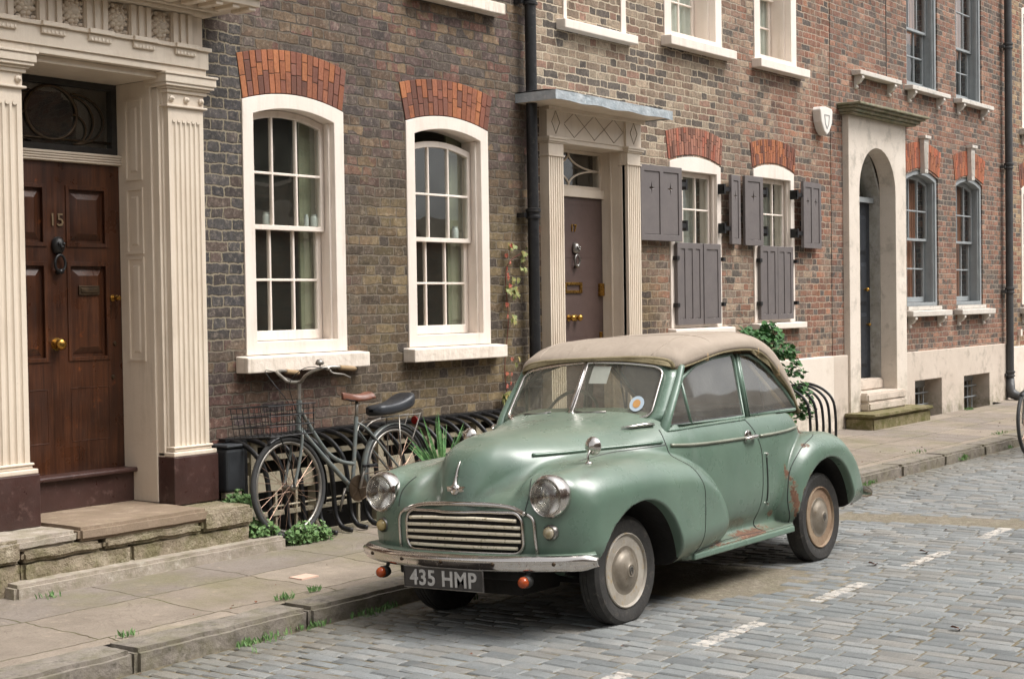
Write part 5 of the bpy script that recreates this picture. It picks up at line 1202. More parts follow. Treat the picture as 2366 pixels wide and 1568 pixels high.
# ---- side trims
for s in (-1, 1):
    for nm, pl in (('bonnet_trim', [(-.20, .885), (0, .885), (.25, .888), (.53, .892)]), ('door_trim', [(.585, .870), (.9, .852), (1.40, .845)]), ('body_trim', [(1.56, .842), (1.9, .845), (2.22, .862)])):
        p = snap_side(pl, .003, s); 
        if len(p) > 2: obj(nm, MB().tube(p, .011 if nm != 'bonnet_trim' else .012, 8, flat=.8), PAINT if nm == 'bonnet_trim' else plain('dull_strip', hx('98998a'), hx('7d8172'), .35, metal=.4), CARP['door', s] if nm == 'door_trim' else body, smooth=True, local=True)
    h = snap((1.42, s * 1.2, .845), (0, -s, 0)); hm = MB().lathe([(.045, s * -.0005), (.042, s * .004), (0, s * -.008)], (h.x, h.y, h.z), 'y', 24); obj('handle_escutcheon', hm, CHROME, CARP['door', s], smooth=True, local=True)
    hm = MB().tube(smooth_pts([(1.36, h.y + s * .012, .842), (1.39, h.y + s * .03, .845), (1.46, h.y + s * .034, .848), (1.49, h.y + s * .024, .848)], 5), [.007 + .004 * min(1, k / 6) for k in range(16)], 10); hm.lathe([(.012, 0), (.012, s * .03)], (1.48, h.y, .847), 'y', 12); obj('handle', hm, CHROME, CARP['door', s], smooth=True, local=True)
# ---- wheels
def car_wheel(x, s, yo, rim, label=None, yaw=0):
    z0 = .272; c = (0, 0, 0)
    prof = [(.180, -.045), (.192, -.056), (.215, -.066), (.240, -.069), (.258, -.066), (.272, -.058), (.2795, -.05), (.282, -.045), (.2815, -.030), (.279, -.029), (.279, -.026), (.283, -.025), (.2835, -.004), (.280, -.003), (.280, .001), (.2835, .002), (.282, .03), (.279, .05), (.258, .066), (.215, .066), (.180, .045)]
    m = MB().lathe([(r, h * -s * -1 * .93) for r, h in prof], c, 'y', 64)
    m.v = [(p[0], p[1] * 1.0, max(p[2], -z0 + .004)) for p in m.v]
    w = obj('wheel', m, RUBBER, car, smooth=True, local=True, angle=30); w.location = (x, yo - s * .07 * -1 * -1, z0); w.rotation_euler = (0, 0, yaw)
    if label: w['label'] = label
    k = s
    r1 = MB().lathe([(.192, k * .046), (.193, k * .056), (.187, k * .060), (.181, k * .054), (.176, k * .028), (.172, k * -.004), (.158, k * -.012), (.153, k * .012), (.144, k * .028), (.120, k * .034), (.05, k * .034), (0, k * .034)], c, 'y', 56); obj('rim', r1, rim, w, smooth=True, local=True, angle=60)
    hc = MB().lathe([(.128, k * .032), (.130, k * .040), (.124, k * .047), (.108, k * .048), (.102, k * .050), (.090, k * .062), (.065, k * .074), (.038, k * .080), (.032, k * .085), (.028, k * .083), (0, k * .084)], c, 'y', 48); obj('hubcap', hc, CAPM, w, smooth=True, local=True, angle=35)
    hm = MB()
    for a in (R(35), R(155), R(275)): hm.box(-.03, .03, -.003, .003, -.01, .01) if False else hm.tube([(.150 * math.cos(a), k * .036, .150 * math.sin(a)), (.176 * math.cos(a + .02), k * .020, .176 * math.sin(a + .02))], .0035, 5)
    each('rim_slot', hm, BLACKR, w, local=True)
    obj('rim_shade_ring', MB().lathe([(.171, k * -.002), (.168, k * .004), (.161, k * .004), (.157, k * -.008)], c, 'y', 48), WSHADE, w, smooth=True, local=True)
    mk = MB().tube([(.014 * math.cos(t), k * .086, .020 * math.sin(t)) for t in np.linspace(0, 2 * PI, 20)[:-1]], .0025, 5, True); mk.tube([(-.008, k * .086, -.012), (-.008, k * .087, .012), (0, k * .087, 0), (.008, k * .087, .012), (.008, k * .086, -.012)], .002, 5); obj('hub_emblem', mk, STEEL, w, local=True)
    return w
car_wheel(.07, -1, -.665, WCREAM, 'front wheel with cream painted rim'); car_wheel(2.275, -1, -.685, WRUST, 'rear wheel with brown rust eating its cream rim'); car_wheel(.045, 1, .60, WCREAM); car_wheel(2.275, 1, .62, WCREAM)
# ---- lamps
LENS = glassm('lamp_glass', .02, wave=.001, wscale=25, tint=(.9, .9, .88), ior=1.6)
for s in (-1, 1):
    c = (-.432, s * .552, .705)
    h = obj('headlight', MB().lathe([(.100, .05), (.106, .03), (.108, .01), (.108, -.012), (.102, -.028), (.094, -.036), (.089, -.033), (.089, -.02)], c, 'x', 48), CHROME, car, smooth=True, local=True, angle=60)
    obj('lens', MB().lathe([(.0895, -.030), (.07, -.043), (.045, -.051), (.02, -.055), (0, -.056)], c, 'x', 40), LENS, h, smooth=True, local=True)
    obj('reflector', MB().lathe([(.089, -.022), (.082, 0), (.06, .03), (.03, .045), (0, .05)], c, 'x', 40), M('silvered_bowl', .15, 1).fin(hx('d5d5d2'), .16), h, smooth=True, local=True)
    obj('bulb_shield', MB().lathe([(.0, -.022), (.022, -.018), (.022, .02)], c, 'x', 18), STEEL, h, smooth=True, local=True)
    g_ = snap((-1.5, s * .555, .53), (1, 0, 0)) or Vector((-.43, s * .555, .53)); c = (g_.x, g_.y, g_.z)
    q = obj('sidelight', MB().lathe([(.040, .01), (.040, -.012), (.034, -.018), (.032, -.012)], c, 'x', 28), STEEL, car, smooth=True, local=True, angle=50)
    obj('lens', MB().lathe([(.033, -.012), (.028, -.03), (.016, -.042), (0, -.046)], c, 'x', 24), plain('aged_lens', hx('b09a6a') if s > 0 else hx('a8a090'), hx('8a7a52'), .15, scale=30), q, smooth=True, local=True)
    c = (-.56, s * .47, .30); q = obj('indicator', MB().lathe([(.026, .04), (.031, .02), (.031, .0), (.027, -.004)], c, 'x', 24).tube([(-.53, s * .47, .31), (-.51, s * .46, .36), (-.46, s * .45, .37)], .010, 8), BLACKR, car, smooth=True, local=True)
    obj('lens', MB().lathe([(.028, -.002), (.027, -.018), (.020, -.031), (.009, -.036), (0, -.037)], c, 'x', 24), plain('amber_lens', hx('ab4a20'), hx('8f3d1c'), .12, scale=40), q, smooth=True, local=True)
# ---- grille and front bright work
GC = -.035
def rrect(w, h, r, n=6):
    out = []
    for cx, cy, a0 in ((w - r, h - r, 0), (-w + r, h - r, 90), (-w + r, -h + r, 180), (w - r, -h + r, 270)):
        for k in range(n + 1): a = R(a0 + 90 * k / n); out.append((cx + r * math.cos(a), cy + r * math.sin(a)))
    return out
gw, gh, gz = .375, .098, .522
def gs(u, v, lift): h = snap((-1.5, GC + u, gz + v), (1, 0, 0), lift); return h if h else Vector((-.45, GC + u, gz + v))
ol = [(u, v + .012 * (1 - (u / gw) ** 2) * (1 if v > 0 else -.3)) for u, v in rrect(gw, gh, .055)]
fine = []
for i in range(len(ol)):
    a, b = ol[i], ol[(i + 1) % len(ol)]; n = max(1, int(math.hypot(a[0] - b[0], a[1] - b[1]) / .03))
    fine += [(a[0] + (b[0] - a[0]) * k / n, a[1] + (b[1] - a[1]) * k / n) for k in range(n)]
gr = obj('grille', MB().tube([gs(u, v, .006) for u, v in fine], .0085, 8, True), CHROME, car, smooth=True, local=True)
def bk(a, b): u = (a * 2 - 1) * (gw - .004); v = (b * 2 - 1); vv = v * (gh - .004 - max(0, abs(u) - gw + .055) ** 2 * 9) + .012 * (1 - (u / gw) ** 2) * (1 if v > 0 else -.3) * abs(v); return tuple(gs(u, vv, .0025))
obj('opening', MB().grid(bk, 40, 10), UNDER, gr, local=True)
for k in range(5):
    v = .062 - k * .0335; pts = [gs(u, v + .010 * (1 - (u / gw) ** 2) * (1 - k / 5), .0105) for u in np.linspace(-gw + .012 + (.02 if k in (0, 4) else 0), gw - .012 - (.02 if k in (0, 4) else 0), 26)]
    obj('bar', MB().tube(pts, .0100, 8, flat=.9), SLATM, gr, smooth=True, local=True)
m = MB()
for u in (-.13, .13): m.tube([gs(u, .08, .004), gs(u, -.07, .004)], .003, 5)
each('stay', m, UNDER, gr, local=True)
arcp = [(GC + .395, .618), (GC + .30, .645), (GC + .15, .660), (GC, .664), (GC - .15, .660), (GC - .30, .645), (GC - .395, .618)]
_sp = snap_front(arcp, .004); _yy = np.array([q.y for q in _sp]); _cf = np.polyfit(_yy, [q.x for q in _sp], 4); _sp = [Vector((float(np.polyval(_cf, q.y)) - .002, q.y, q.z)) for q in _sp]
obj('bonnet_bright_strip', MB().tube(_sp, .012, 10, flat=1.1), CHROME, car, smooth=True, local=True)
for s in (-1, 1):
    p = snap_front([(GC + s * .40, .617), (GC + s * .425, .60), (GC + s * .438, .57), (GC + s * .44, .50), (GC + s * .44, .40)], .004); obj('grille_surround_strip', MB().tube(p, .009, 8), CHROME, car, smooth=True, local=True)
# bonnet badge: a winged roundel with a pointed fin
h = snap((-1.5, 0, .735), (1, 0, 0)); m = MB(); c = (h.x - .003, 0, .735)
m.lathe([(0, -.012), (.012, -.011), (.015, -.014), (.024, -.012), (.028, -.006), (.03, .004)], c, 'x', 24)
for s in (-1, 1): m.add([(c[0] + .003, s * .02, .752), (c[0] + .006, s * .062, .750), (c[0] + .006, s * .052, .735), (c[0] + .004, s * .058, .722), (c[0] + .003, s * .02, .715), (c[0] - .008, s * .02, .735), (c[0] - .004, s * .05, .74)], [(0, 1, 6, 5), (1, 2, 6), (2, 3, 6), (3, 4, 5, 6)])
fp = [snap((-1.5, 0, zz), (1, 0, 0), .008) for zz in np.linspace(.755, .87, 8)]; m.tube(fp, [.016, .011, .009, .008, .0075, .007, .006, .002], 8)
obj('bonnet_badge', m, CHROME, car, smooth=True, local=True, angle=45)
# ---- bumpers
def bumper(name, x0, sgn, hw, z0, sweep):
    prof = [(0, -.038), (.012, -.040), (.022, -.033), (.026, -.020), (.023, -.010), (.030, .004), (.030, .018), (.022, .031), (.008, .038), (0, .038), (.006, .03), (.018, .01), (.012, -.02), (.008, -.034)]
    def P(u, k):
        yv = (u * 2 - 1) * hw; a = abs(yv) / hw; bx = x0 - sgn * sweep * a ** 2.6 ; e = 1 - .45 * max(0, a - .93) / .07
        return (bx + sgn * prof[k][0], yv, z0 + prof[k][1] * e)
    n = 60; m = MB(); m.v = [P(.5 - .5 * math.cos(PI * i / (n - 1)), k) for i in range(n) for k in range(len(prof))]; K = len(prof)
    m.f = [(i * K + k, i * K + (k + 1) % K, (i + 1) * K + (k + 1) % K, (i + 1) * K + k) for i in range(n - 1) for k in range(K)] + [tuple(range(K)), tuple((n - 1) * K + k for k in reversed(range(K)))]
    return obj(name, m, CHROME, car, smooth=True, local=True, angle=50)
fb = bumper('bumper', -.585, -1, .775, .384, .235); fb['label'] = 'front bumper, dull chrome with rust spots'
m = MB()
for yv in (-.30, .02, .30, .60, -.60): m.lathe([(0, -.010), (.006, -.009), (.010, -.004), (.011, 0)], (-.612 + .235 * (abs(yv) / .775) ** 2.6, yv, .384), 'x', 10)
each('bolt', m, BRONZE, fb, smooth=True, local=True)
ap = MB().grid(lambda a, b: ((-.575 + .225 * (abs(a * 2 - 1)) ** 2.6) * (1 - b) + (-.40 + .12 * abs(a * 2 - 1) ** 2.5) * b, (a * 2 - 1) * (.76 - .06 * b), .418 + .012 * b), 40, 4)
o = obj('front_apron', ap, PAINT, car, smooth=True, local=True); s_ = o.modifiers.new('t', 'SOLIDIFY'); s_.thickness = .003
rbp = bumper('bumper', 3.10, 1, .74, .36, .20); rbp['label'] = 'rear bumper, corroded end showing behind the rear wing'
m = MB().box(-.42, -.1, -.35, .35, .20, .30); m.box(-.5, -.38, -.40, .40, .29, .37); m.box(.0, .1, -.5, .5, .20, .26); m.box(0, 2.9, -.42, .42, .22, .26); obj('chassis', m, UNDER, body, local=True, bevel=.01)
pl = obj('number_plate', MB().box(-.652, -.646, -.285, .235, .252, .362), plain('plate_black', hx('33302f'), hx('413d3b'), .4, scale=30), car, local=True, bevel=.002); pl.rotation_euler = (0, 0, 0)
obj('plate_edge', MB().tube([(-.654, -.283, .254), (-.654, .233, .254), (-.654, .233, .360), (-.654, -.283, .360)], .0028, 5, True), STEEL, pl, local=True)
cu = bpy.data.curves.new('registration', 'FONT'); cu.body = '435 HMP'; cu.size = .108; cu.extrude = .002; cu.align_x = 'CENTER'; cu.offset = .0022; cu.space_character = 1.08
t_ = bpy.data.objects.new('tmp', cu); COL.objects.link(t_); me = bpy.data.meshes.new_from_object(t_.evaluated_get(bpy.context.evaluated_depsgraph_get())); bpy.data.objects.remove(t_)
me.transform(Matrix.Translation((-.6535, -.025, .270)) @ Matrix.Rotation(-PI / 2, 4, 'Z') @ Matrix.Rotation(PI / 2, 4, 'X')); me.materials.clear(); me.materials.append(plain('silver_figures', hx('c9c6c2'), hx('a8a4a0'), .5, scale=40, bump=.001)); o = bpy.data.objects.new('registration', me); COL.objects.link(o); o.parent = pl
# ---- windscreen
def WS(u, v, lift=0.):
    a = abs(u); return (.548 + .055 * a ** 1.6 + .20 * v - lift, u * .50 * (1 - .03 * v), (1.035 - .025 * a * a) * (1 - v) + (1.328 - .045 * a * a) * v + lift * .5)
def ws_out(s, e=0.):
    """outline of one half screen, rounded outside corners"""
    o = [(.022, 0), (.5, 0), (.82, 0)] + [(.82 + .18 * math.sin(t), .16 - .16 * math.cos(t)) for t in np.linspace(.2, PI / 2, 6)] + [(1.0, .5), (1.0, .80)] + [(.86 + .14 * math.cos(t), .86 + .14 * math.sin(t)) for t in np.linspace(.2, PI / 2, 6)] + [(.5, 1), (.022, 1)]
    fine_ = []
    for (a, b), (c, d_) in zip(o, o[1:] + o[:1]):
        n = max(1, int(max(abs(a - c), abs(b - d_)) / .09)); fine_ += [(a + (c - a) * k / n, b + (d_ - b) * k / n) for k in range(n)]
    return [(s * a, b) for a, b in fine_]
wf = MB()
for s in (-1, 1):
    o = ws_out(s); inn = [WS(u, v) for u, v in o]
    wq = obj('windscreen', MB().add([WS(s * .5, .5)] + inn, [(0, i + 1, (i + 1) % len(inn) + 1) for i in range(len(inn))]), WGLASS, car, smooth=True, local=True)
    obj('windscreen_trim', MB().tube([WS(u, v, .004) for u, v in o], .0075, 8, True), CHROME, wq, smooth=True, local=True)
    def OUT(u, v):
        du = .14 if abs(u) > .8 else 0; uu = u * (1 + .16 * max(0, (abs(u) - .75)) / .25); vv = -.10 if v < .02 else 1.10 if v > .98 else v + (v - .5) * .2 * (abs(u) > .8)
        q = WS(uu, vv); return (q[0] + (.03 if abs(u) > .9 else 0) - (.0 if v > .05 else .0), q[1], q[2] - (.0))
    ou = [OUT(u, v) for u, v in o]; n = len(o); k0 = len(wf.v)
    keep = [i for i in range(n) if not (abs(o[i][0]) < .03 and 0 < o[i][1] < 1)]
    wf.add(inn + ou, [(i, (i + 1) % n, (i + 1) % n + n, i + n) for i in range(n) if not (abs(o[i][0]) < .03 and abs(o[(i + 1) % n][0]) < .03)])
wfo = obj('windscreen_frame', wf, PAINT, car, smooth=True, local=True); s_ = wfo.modifiers.new('t', 'SOLIDIFY'); s_.thickness = .012; s_.offset = -1
obj('centre_bar', MB().tube([WS(0, -.02, .006), WS(0, .5, .006), WS(0, 1.02, .006)], .011, 8), CHROME, wfo, smooth=True, local=True)
for s in (-1, 1):
    pp = [(.61, s * .560, .90), (.645, s * .575, .99), (.70, s * .577, 1.07), (.80, s * .563, 1.19), (.875, s * .548, 1.29)]
    obj('screen_pillar', MB().tube(smooth_pts(pp, 5), [.030, .034, .035, .034, .032, .030, .028, .027, .026, .025, .024, .024, .024, .024, .024, .024, .024, .024, .024, .024, .024][:21], 12, flat=.8), PAINT, wfo, smooth=True, local=True)
    b0 = Vector(WS(s * .30 - .15, -.03, .012)); e = Vector(WS(s * .30 + .38 * (1 if s > 0 else 1) - .15, .05, .012))
    b0 = Vector(WS(-.86 if s < 0 else .12, -.07, .01)); 
    a0, a1 = (-.62, -.05) if s < 0 else (.85, .28)
    P0 = Vector(WS(a0, -.02, .022)); P1 = Vector(WS(a1, .075, .014))
    wp = MB().tube([Vector(WS(a0, -.10, .0)), P0], .010, 8).tube([P0, P1], .0045, 6); wp.tube([Vector(WS(a1 + (.15 if s < 0 else -.15) * -1 * .3, .045, .012)), Vector(WS(a1 - (.42 if s < 0 else -.42), .075, .012))], .006, 6)
    obj('wiper', wp, STEEL, car, smooth=True, local=True)
    q = [snap((xx, s * yy, 1.5), (0, 0, -1), .012) or Vector((xx, s * yy, 1.0)) for xx, yy in ((.40, .44), (.45, .475), (.52, .51), (.57, .54))]
    obj('screen_washer_fin', MB().tube(q, [.003, .012, .016, .012], 8, flat=.7), CHROME, car, smooth=True, local=True)
obj('paper_notice', MB().add([WS(-.10, .62, -.004), WS(-.34, .62, -.004), WS(-.34, .95, -.004), WS(-.10, .95, -.004)], [(0, 1, 2, 3)]), plain('white_paper', hx('d8dadb'), hx('ccd0d2'), .8), wfo, local=True)
cq = [WS(-.80 + .085 * math.cos(t), .27 + .145 * math.sin(t), .004) for t in np.linspace(0, 2 * PI, 24)[:-1]]; cq2 = [WS(-.80 + .045 * math.cos(t), .27 + .08 * math.sin(t), .0055) for t in np.linspace(0, 2 * PI, 24)[:-1]]
td = obj('tax_disc', MB().add(cq, [tuple(range(23))]), plain('disc_pale', hx('b8c4cc'), hx('a8b8c4'), .6), wfo, local=True); obj('disc_centre', MB().add(cq2, [tuple(range(23))]), plain('disc_orange', hx('c9965a'), hx('b8884e'), .6), td, local=True)
# ---- mirrors on the wings
def mirror(px, s):
    b = snap((px[0], s * px[1], 1.4), (0, 0, -1)); m = MB().lathe([(.022, -.004), (.018, .006), (.008, .012)], tuple(b), 'z', 16); t = Vector((b.x + .045, b.y - s * .0, b.z + .085))
    m.tube(smooth_pts([b, b + Vector((-.004, 0, .035)), b + Vector((.012, 0, .06)), t], 4), .0055, 8); o = obj('wing_mirror', m, CHROME, car, smooth=True, local=True)
    rs = MB().lathe([(0, -.034), (.02, -.031), (.036, -.02), (.046, -.004), (.049, .004), (.046, .008), (0, .004)], tuple(t), 'x', 28); obj('mirror_head', rs, CHROME, o, smooth=True, local=True, angle=60)
mirror((-.10, .565), -1); mirror((.26, .54), 1)
# ---- side windows
def SY(z, s): return s * (.580 - (z - .955) * .15)
for s in (-1, 1):
    D1 = [(.675, .962), (.715, 1.03), (.80, 1.145), (.90, 1.225), (1.05, 1.285), (1.25, 1.32), (1.50, 1.335), (1.515, 1.30), (1.51, .962)]
    D2 = [(1.575, .962), (1.58, 1.33), (1.70, 1.325), (1.83, 1.28), (1.97, 1.19), (2.08, 1.09), (2.16, 1.0), (2.175, .962)]
    for nm, D, par in (('door_window', D1, car), ('quarter_window', D2, car)):
        P = [(a, SY(b, s), b) for a, b in D]; g_ = obj(nm, MB().add(P, [tuple(range(len(P)))]), CGLASS, par, local=True)
        obj('window_frame', MB().tube(P[:-1] + [P[-1]], .0115, 8, True), PAINT, g_, smooth=True, local=True); obj('window_seal', MB().tube([(a, SY(b, s) - s * .003, b) for a, b in [(D[0][0] + .015, .972)] + [(D[-1][0] - .012, .972)]], .008, 6), BLACKR, g_, local=True)
        if nm == 'door_window': obj('quarterlight_bar', MB().tube([(.905, SY(.965, s), .965), (.875, SY(1.2, s), 1.205)], .010, 8), PAINT, g_, smooth=True, local=True); obj('catch', MB().tube([(.70, SY(1.05, s) + s * .01, 1.06), (.72, SY(1.05, s) + s * .014, 1.03)], .006, 6), CHROME, g_, local=True)
    obj('door_post', MB().tube([(1.545, SY(.95, s), .95), (1.548, SY(1.33, s), 1.335)], .018, 8, flat=.8), PAINT, body, smooth=True, local=True)
    p = snap_side([(.62, .945), (.9, .948), (1.46, .948)], .002, s); 
    if len(p) > 2: obj('waist_moulding', MB().tube(p, .007, 6), PAINT, CARP['door', s], smooth=True, local=True)
# ---- soft top
CR = [(.735, 1.345), (.80, 1.385), (.90, 1.42), (1.05, 1.45), (1.35, 1.468), (1.60, 1.472), (1.80, 1.468), (1.95, 1.458), (2.12, 1.42), (2.26, 1.35), (2.37, 1.24), (2.45, 1.10), (2.49, .95)]
ED = [(.835, .515, 1.275), (.86, .548, 1.283), (.93, .560, 1.295), (1.02, .566, 1.31), (1.27, .570, 1.35), (1.50, .570, 1.362), (1.68, .570, 1.355), (1.80, .572, 1.325), (1.93, .575, 1.245), (2.03, .578, 1.16), (2.11, .580, 1.09), (2.17, .584, 1.02), (2.215, .588, .945)]
CS = smooth_pts([(a, 0, b) for a, b in CR], 4); ES = smooth_pts(ED, 4); NS = len(CS)
def hood(i, v, lift=0.):
    C_, E_ = CS[i], ES[i]; t = v * 2 - 1; a = abs(t); th = (1 - a) * PI / 2; n = 3.5; cy = math.cos(th) ** (2 / n); sz = math.sin(th) ** (2 / n) if th > 0 else 0
    bow = .009 * (abs(math.cos((C_.x - 1.10) / .62 * PI)) ** 2 - .5) * sz
    fold = .004 * math.sin(a * 26 + i * .5) * max(0, (i - 24) / 24) * (1 - sz * .8)
    q = (1 - cy) ** .9; return (E_.x + (C_.x - E_.x) * q + fold, math.copysign(E_.y * cy, t) if a > 1e-6 else 0, E_.z + (C_.z - E_.z) * sz + bow + lift)
m = MB(); nv = 61; m.v = [hood(i, j / (nv - 1)) for i in range(NS) for j in range(nv)]; m.f = [(i * nv + j, (i + 1) * nv + j, (i + 1) * nv + j + 1, i * nv + j + 1) for i in range(NS - 1) for j in range(nv - 1)]
ht = obj('soft_top', m, CANV, car, smooth=True, local=True); s_ = ht.modifiers.new('t', 'SOLIDIFY'); s_.thickness = .007; s_.offset = 1
obj('header_roll', MB().tube([hood(1, j / 40) for j in range(41)], .014, 8), CANVO, ht, smooth=True, local=True)
m = MB().grid(lambda a, b: (lambda p, q: tuple(p[k] * (1 - b) + q[k] * b for k in range(3)))(Vector(hood(0, a)) + Vector((-.006, 0, .004)), Vector(WS((a * 2 - 1) * 1.08, 1.04)) + Vector((-.008, 0, 0))), 40, 4); o = obj('header_valance', m, CANVO, ht, smooth=True, local=True); s_ = o.modifiers.new('t', 'SOLIDIFY'); s_.thickness = .006
for v in (0, 1):
    obj('edge_binding', MB().tube([Vector(hood(i, v)) + Vector((0, 0, -.004)) for i in range(2, NS)], .010, 8, flat=.7), CANVO, ht, smooth=True, local=True)
    sg = -1 if v == 0 else 1
    # folded flap hanging inside the rear quarter
    fp = MB().grid(lambda a, b: (1.62 + .58 * a + .03 * b, sg * (.574 - .006 * b + .006 * math.sin(a * 20)), (lambda x: float(cub(np.array([x]), [1.6, 1.72, 1.85, 2.0, 2.1, 2.2, 2.25], [1.36, 1.35, 1.305, 1.19, 1.10, .985, .93])[0]))(1.62 + .58 * a) - (.012 + .05 * math.sin(PI * min(1, a * 1.1)) ** .7) * b), 30, 5); obj('side_flap', fp, CANVO, ht, smooth=True, local=True)
rwn = MB()
for yv in (.30, .70): obj('seam', MB().tube([Vector(hood(i, yv)) + Vector((0, 0, .007)) for i in range(2, NS - 2)], .0035, 6), CANV, ht, smooth=True, local=True)
for i in (15, 25): obj('cross_seam', MB().tube([Vector(hood(i, j / 40)) + Vector((0, 0, .007)) for j in range(1, 40)], .003, 6), CANV, ht, smooth=True, local=True)
obj('rear_lip', MB().tube([hood(NS - 1, j / 30) for j in range(31)], .016, 8), CANVO, ht, smooth=True, local=True)
for k, i in enumerate((14, 26, 34)): obj('hood_bow', MB().tube([Vector(hood(i, j / 30)) * 1 + Vector((0, 0, -.02)) for j in range(31)], .011, 6), plain('ash_wood', hx('c9ad84'), hx('b39670'), .6), ht, smooth=True, local=True)
for s in (-1, 1): obj('hood_stay', MB().tube([(2.15, s * .52, .98), (1.55, s * .50, 1.40)], .012, 6), plain('ash_wood_stay', hx('c9ad84'), hx('b39670'), .6), ht, local=True); obj('hood_iron', MB().tube([(1.9, s * .51, .98), (1.8, s * .50, 1.38)], .006, 6), STEEL, ht, local=True)
# ---- cabin
def seat(x, yv, w, name):
    m = MB()
    def S(u, v):
        a = 2 * PI * v; zz = .52 + .40 * u; e = (1 - abs(2 * u - 1) ** 6) ** .3; return (x + .10 * u + .055 * math.sin(a) * e, yv + w * e * math.copysign(abs(math.cos(a)) ** .5, math.cos(a)), zz)
    m.grid(lambda a, b: S(.002 + .996 * b, a), 24, 14, True); m.box(x - .42, x + .02, yv - w, yv + w, .42, .54); return obj(name, m, TRIM, car, smooth=True, local=True, angle=60)
seat(1.28, -.27, .22, 'front_seat'); seat(1.28, .27, .22, 'front_seat'); seat(2.0, 0, .50, 'rear_seat')
obj('dashboard', MB().box(.645, .72, -.55, .55, .80, .945), PAINT, body, local=True, bevel=.02)
ctr = Vector((.93, .27, .985)); ax = Vector((.42, 0, .9)).normalized(); e1 = Vector((0, 1, 0)); e2 = ax.cross(e1); ax2 = Vector((-.75, 0, .5)); e2 = Vector((.45, 0, .89)).normalized()
sw = MB().tube([ctr + e1 * (.195 * math.cos(t)) + e2 * (.195 * math.sin(t)) for t in np.linspace(0, 2 * PI, 40)[:-1]], .010, 8, True)
for a in (R(-20), R(200), R(90)): sw.tube([ctr, ctr + e1 * (.19 * math.cos(a)) + e2 * (.19 * math.sin(a))], .006, 6)
sw.tube([ctr, ctr + Vector((-.25, 0, -.12))], .018, 8); obj('steering_wheel', sw, plain('wheel_grey', hx('8a9186'), hx('767d72'), .4), car, smooth=True, local=True)
# ============================================================ hooped railing
BLK = IRON
rk = empty('hooped_railing', (8.4, 7.5, .07), 'black iron railing of curved hoops over the light well under the sash windows', 'railing')
def hoop(x, m):
    pts = [(x, 7.66, .73), (x + .01, 7.60, .735), (x + .03, 7.48, .70), (x + .05, 7.38, .61), (x + .06, 7.33, .50), (x + .06, 7.31, .36), (x + .06, 7.30, .25), (x + .06, 7.28, .16), (x + .06, 7.22, .095), (x + .07, 7.14, .082)]
    m.tube(smooth_pts(pts, 4), .013, 6, flat=1.5)
for i in range(22):
    m = MB(); hoop(6.74 + i * .152, m); obj('hoop', m, BLK, rk, smooth=True)
obj('top_rail', MB().box(6.70, 10.08, 7.62, 7.69, .735, .755), BLK, rk); obj('end_post', MB().box(6.79, 6.83, 7.55, 7.57, .08, .74), BLK, rk); obj('mid_rail', MB().tube([(6.8, 7.32, .30), (10.0, 7.32, .30)], .008, 6), TIMB, rk)
rk2 = empty('hooped_railing', (15.0, 7.5, .07), 'short black iron hooped railing against the white render behind the car', 'railing')
for i in range(5):
    m = MB(); x = 14.62 + i * .16; m.tube(smooth_pts([(x, 7.62, .66), (x + .02, 7.52, .68), (x + .05, 7.36, .62), (x + .07, 7.25, .50), (x + .08, 7.22, .3), (x + .08, 7.22, .07)], 5), .016, 8); obj('hoop', m, BLK, rk2, smooth=True)
obj('top_rail', MB().box(14.4, 15.35, 7.60, 7.62, .64, .67), BLK, rk2)

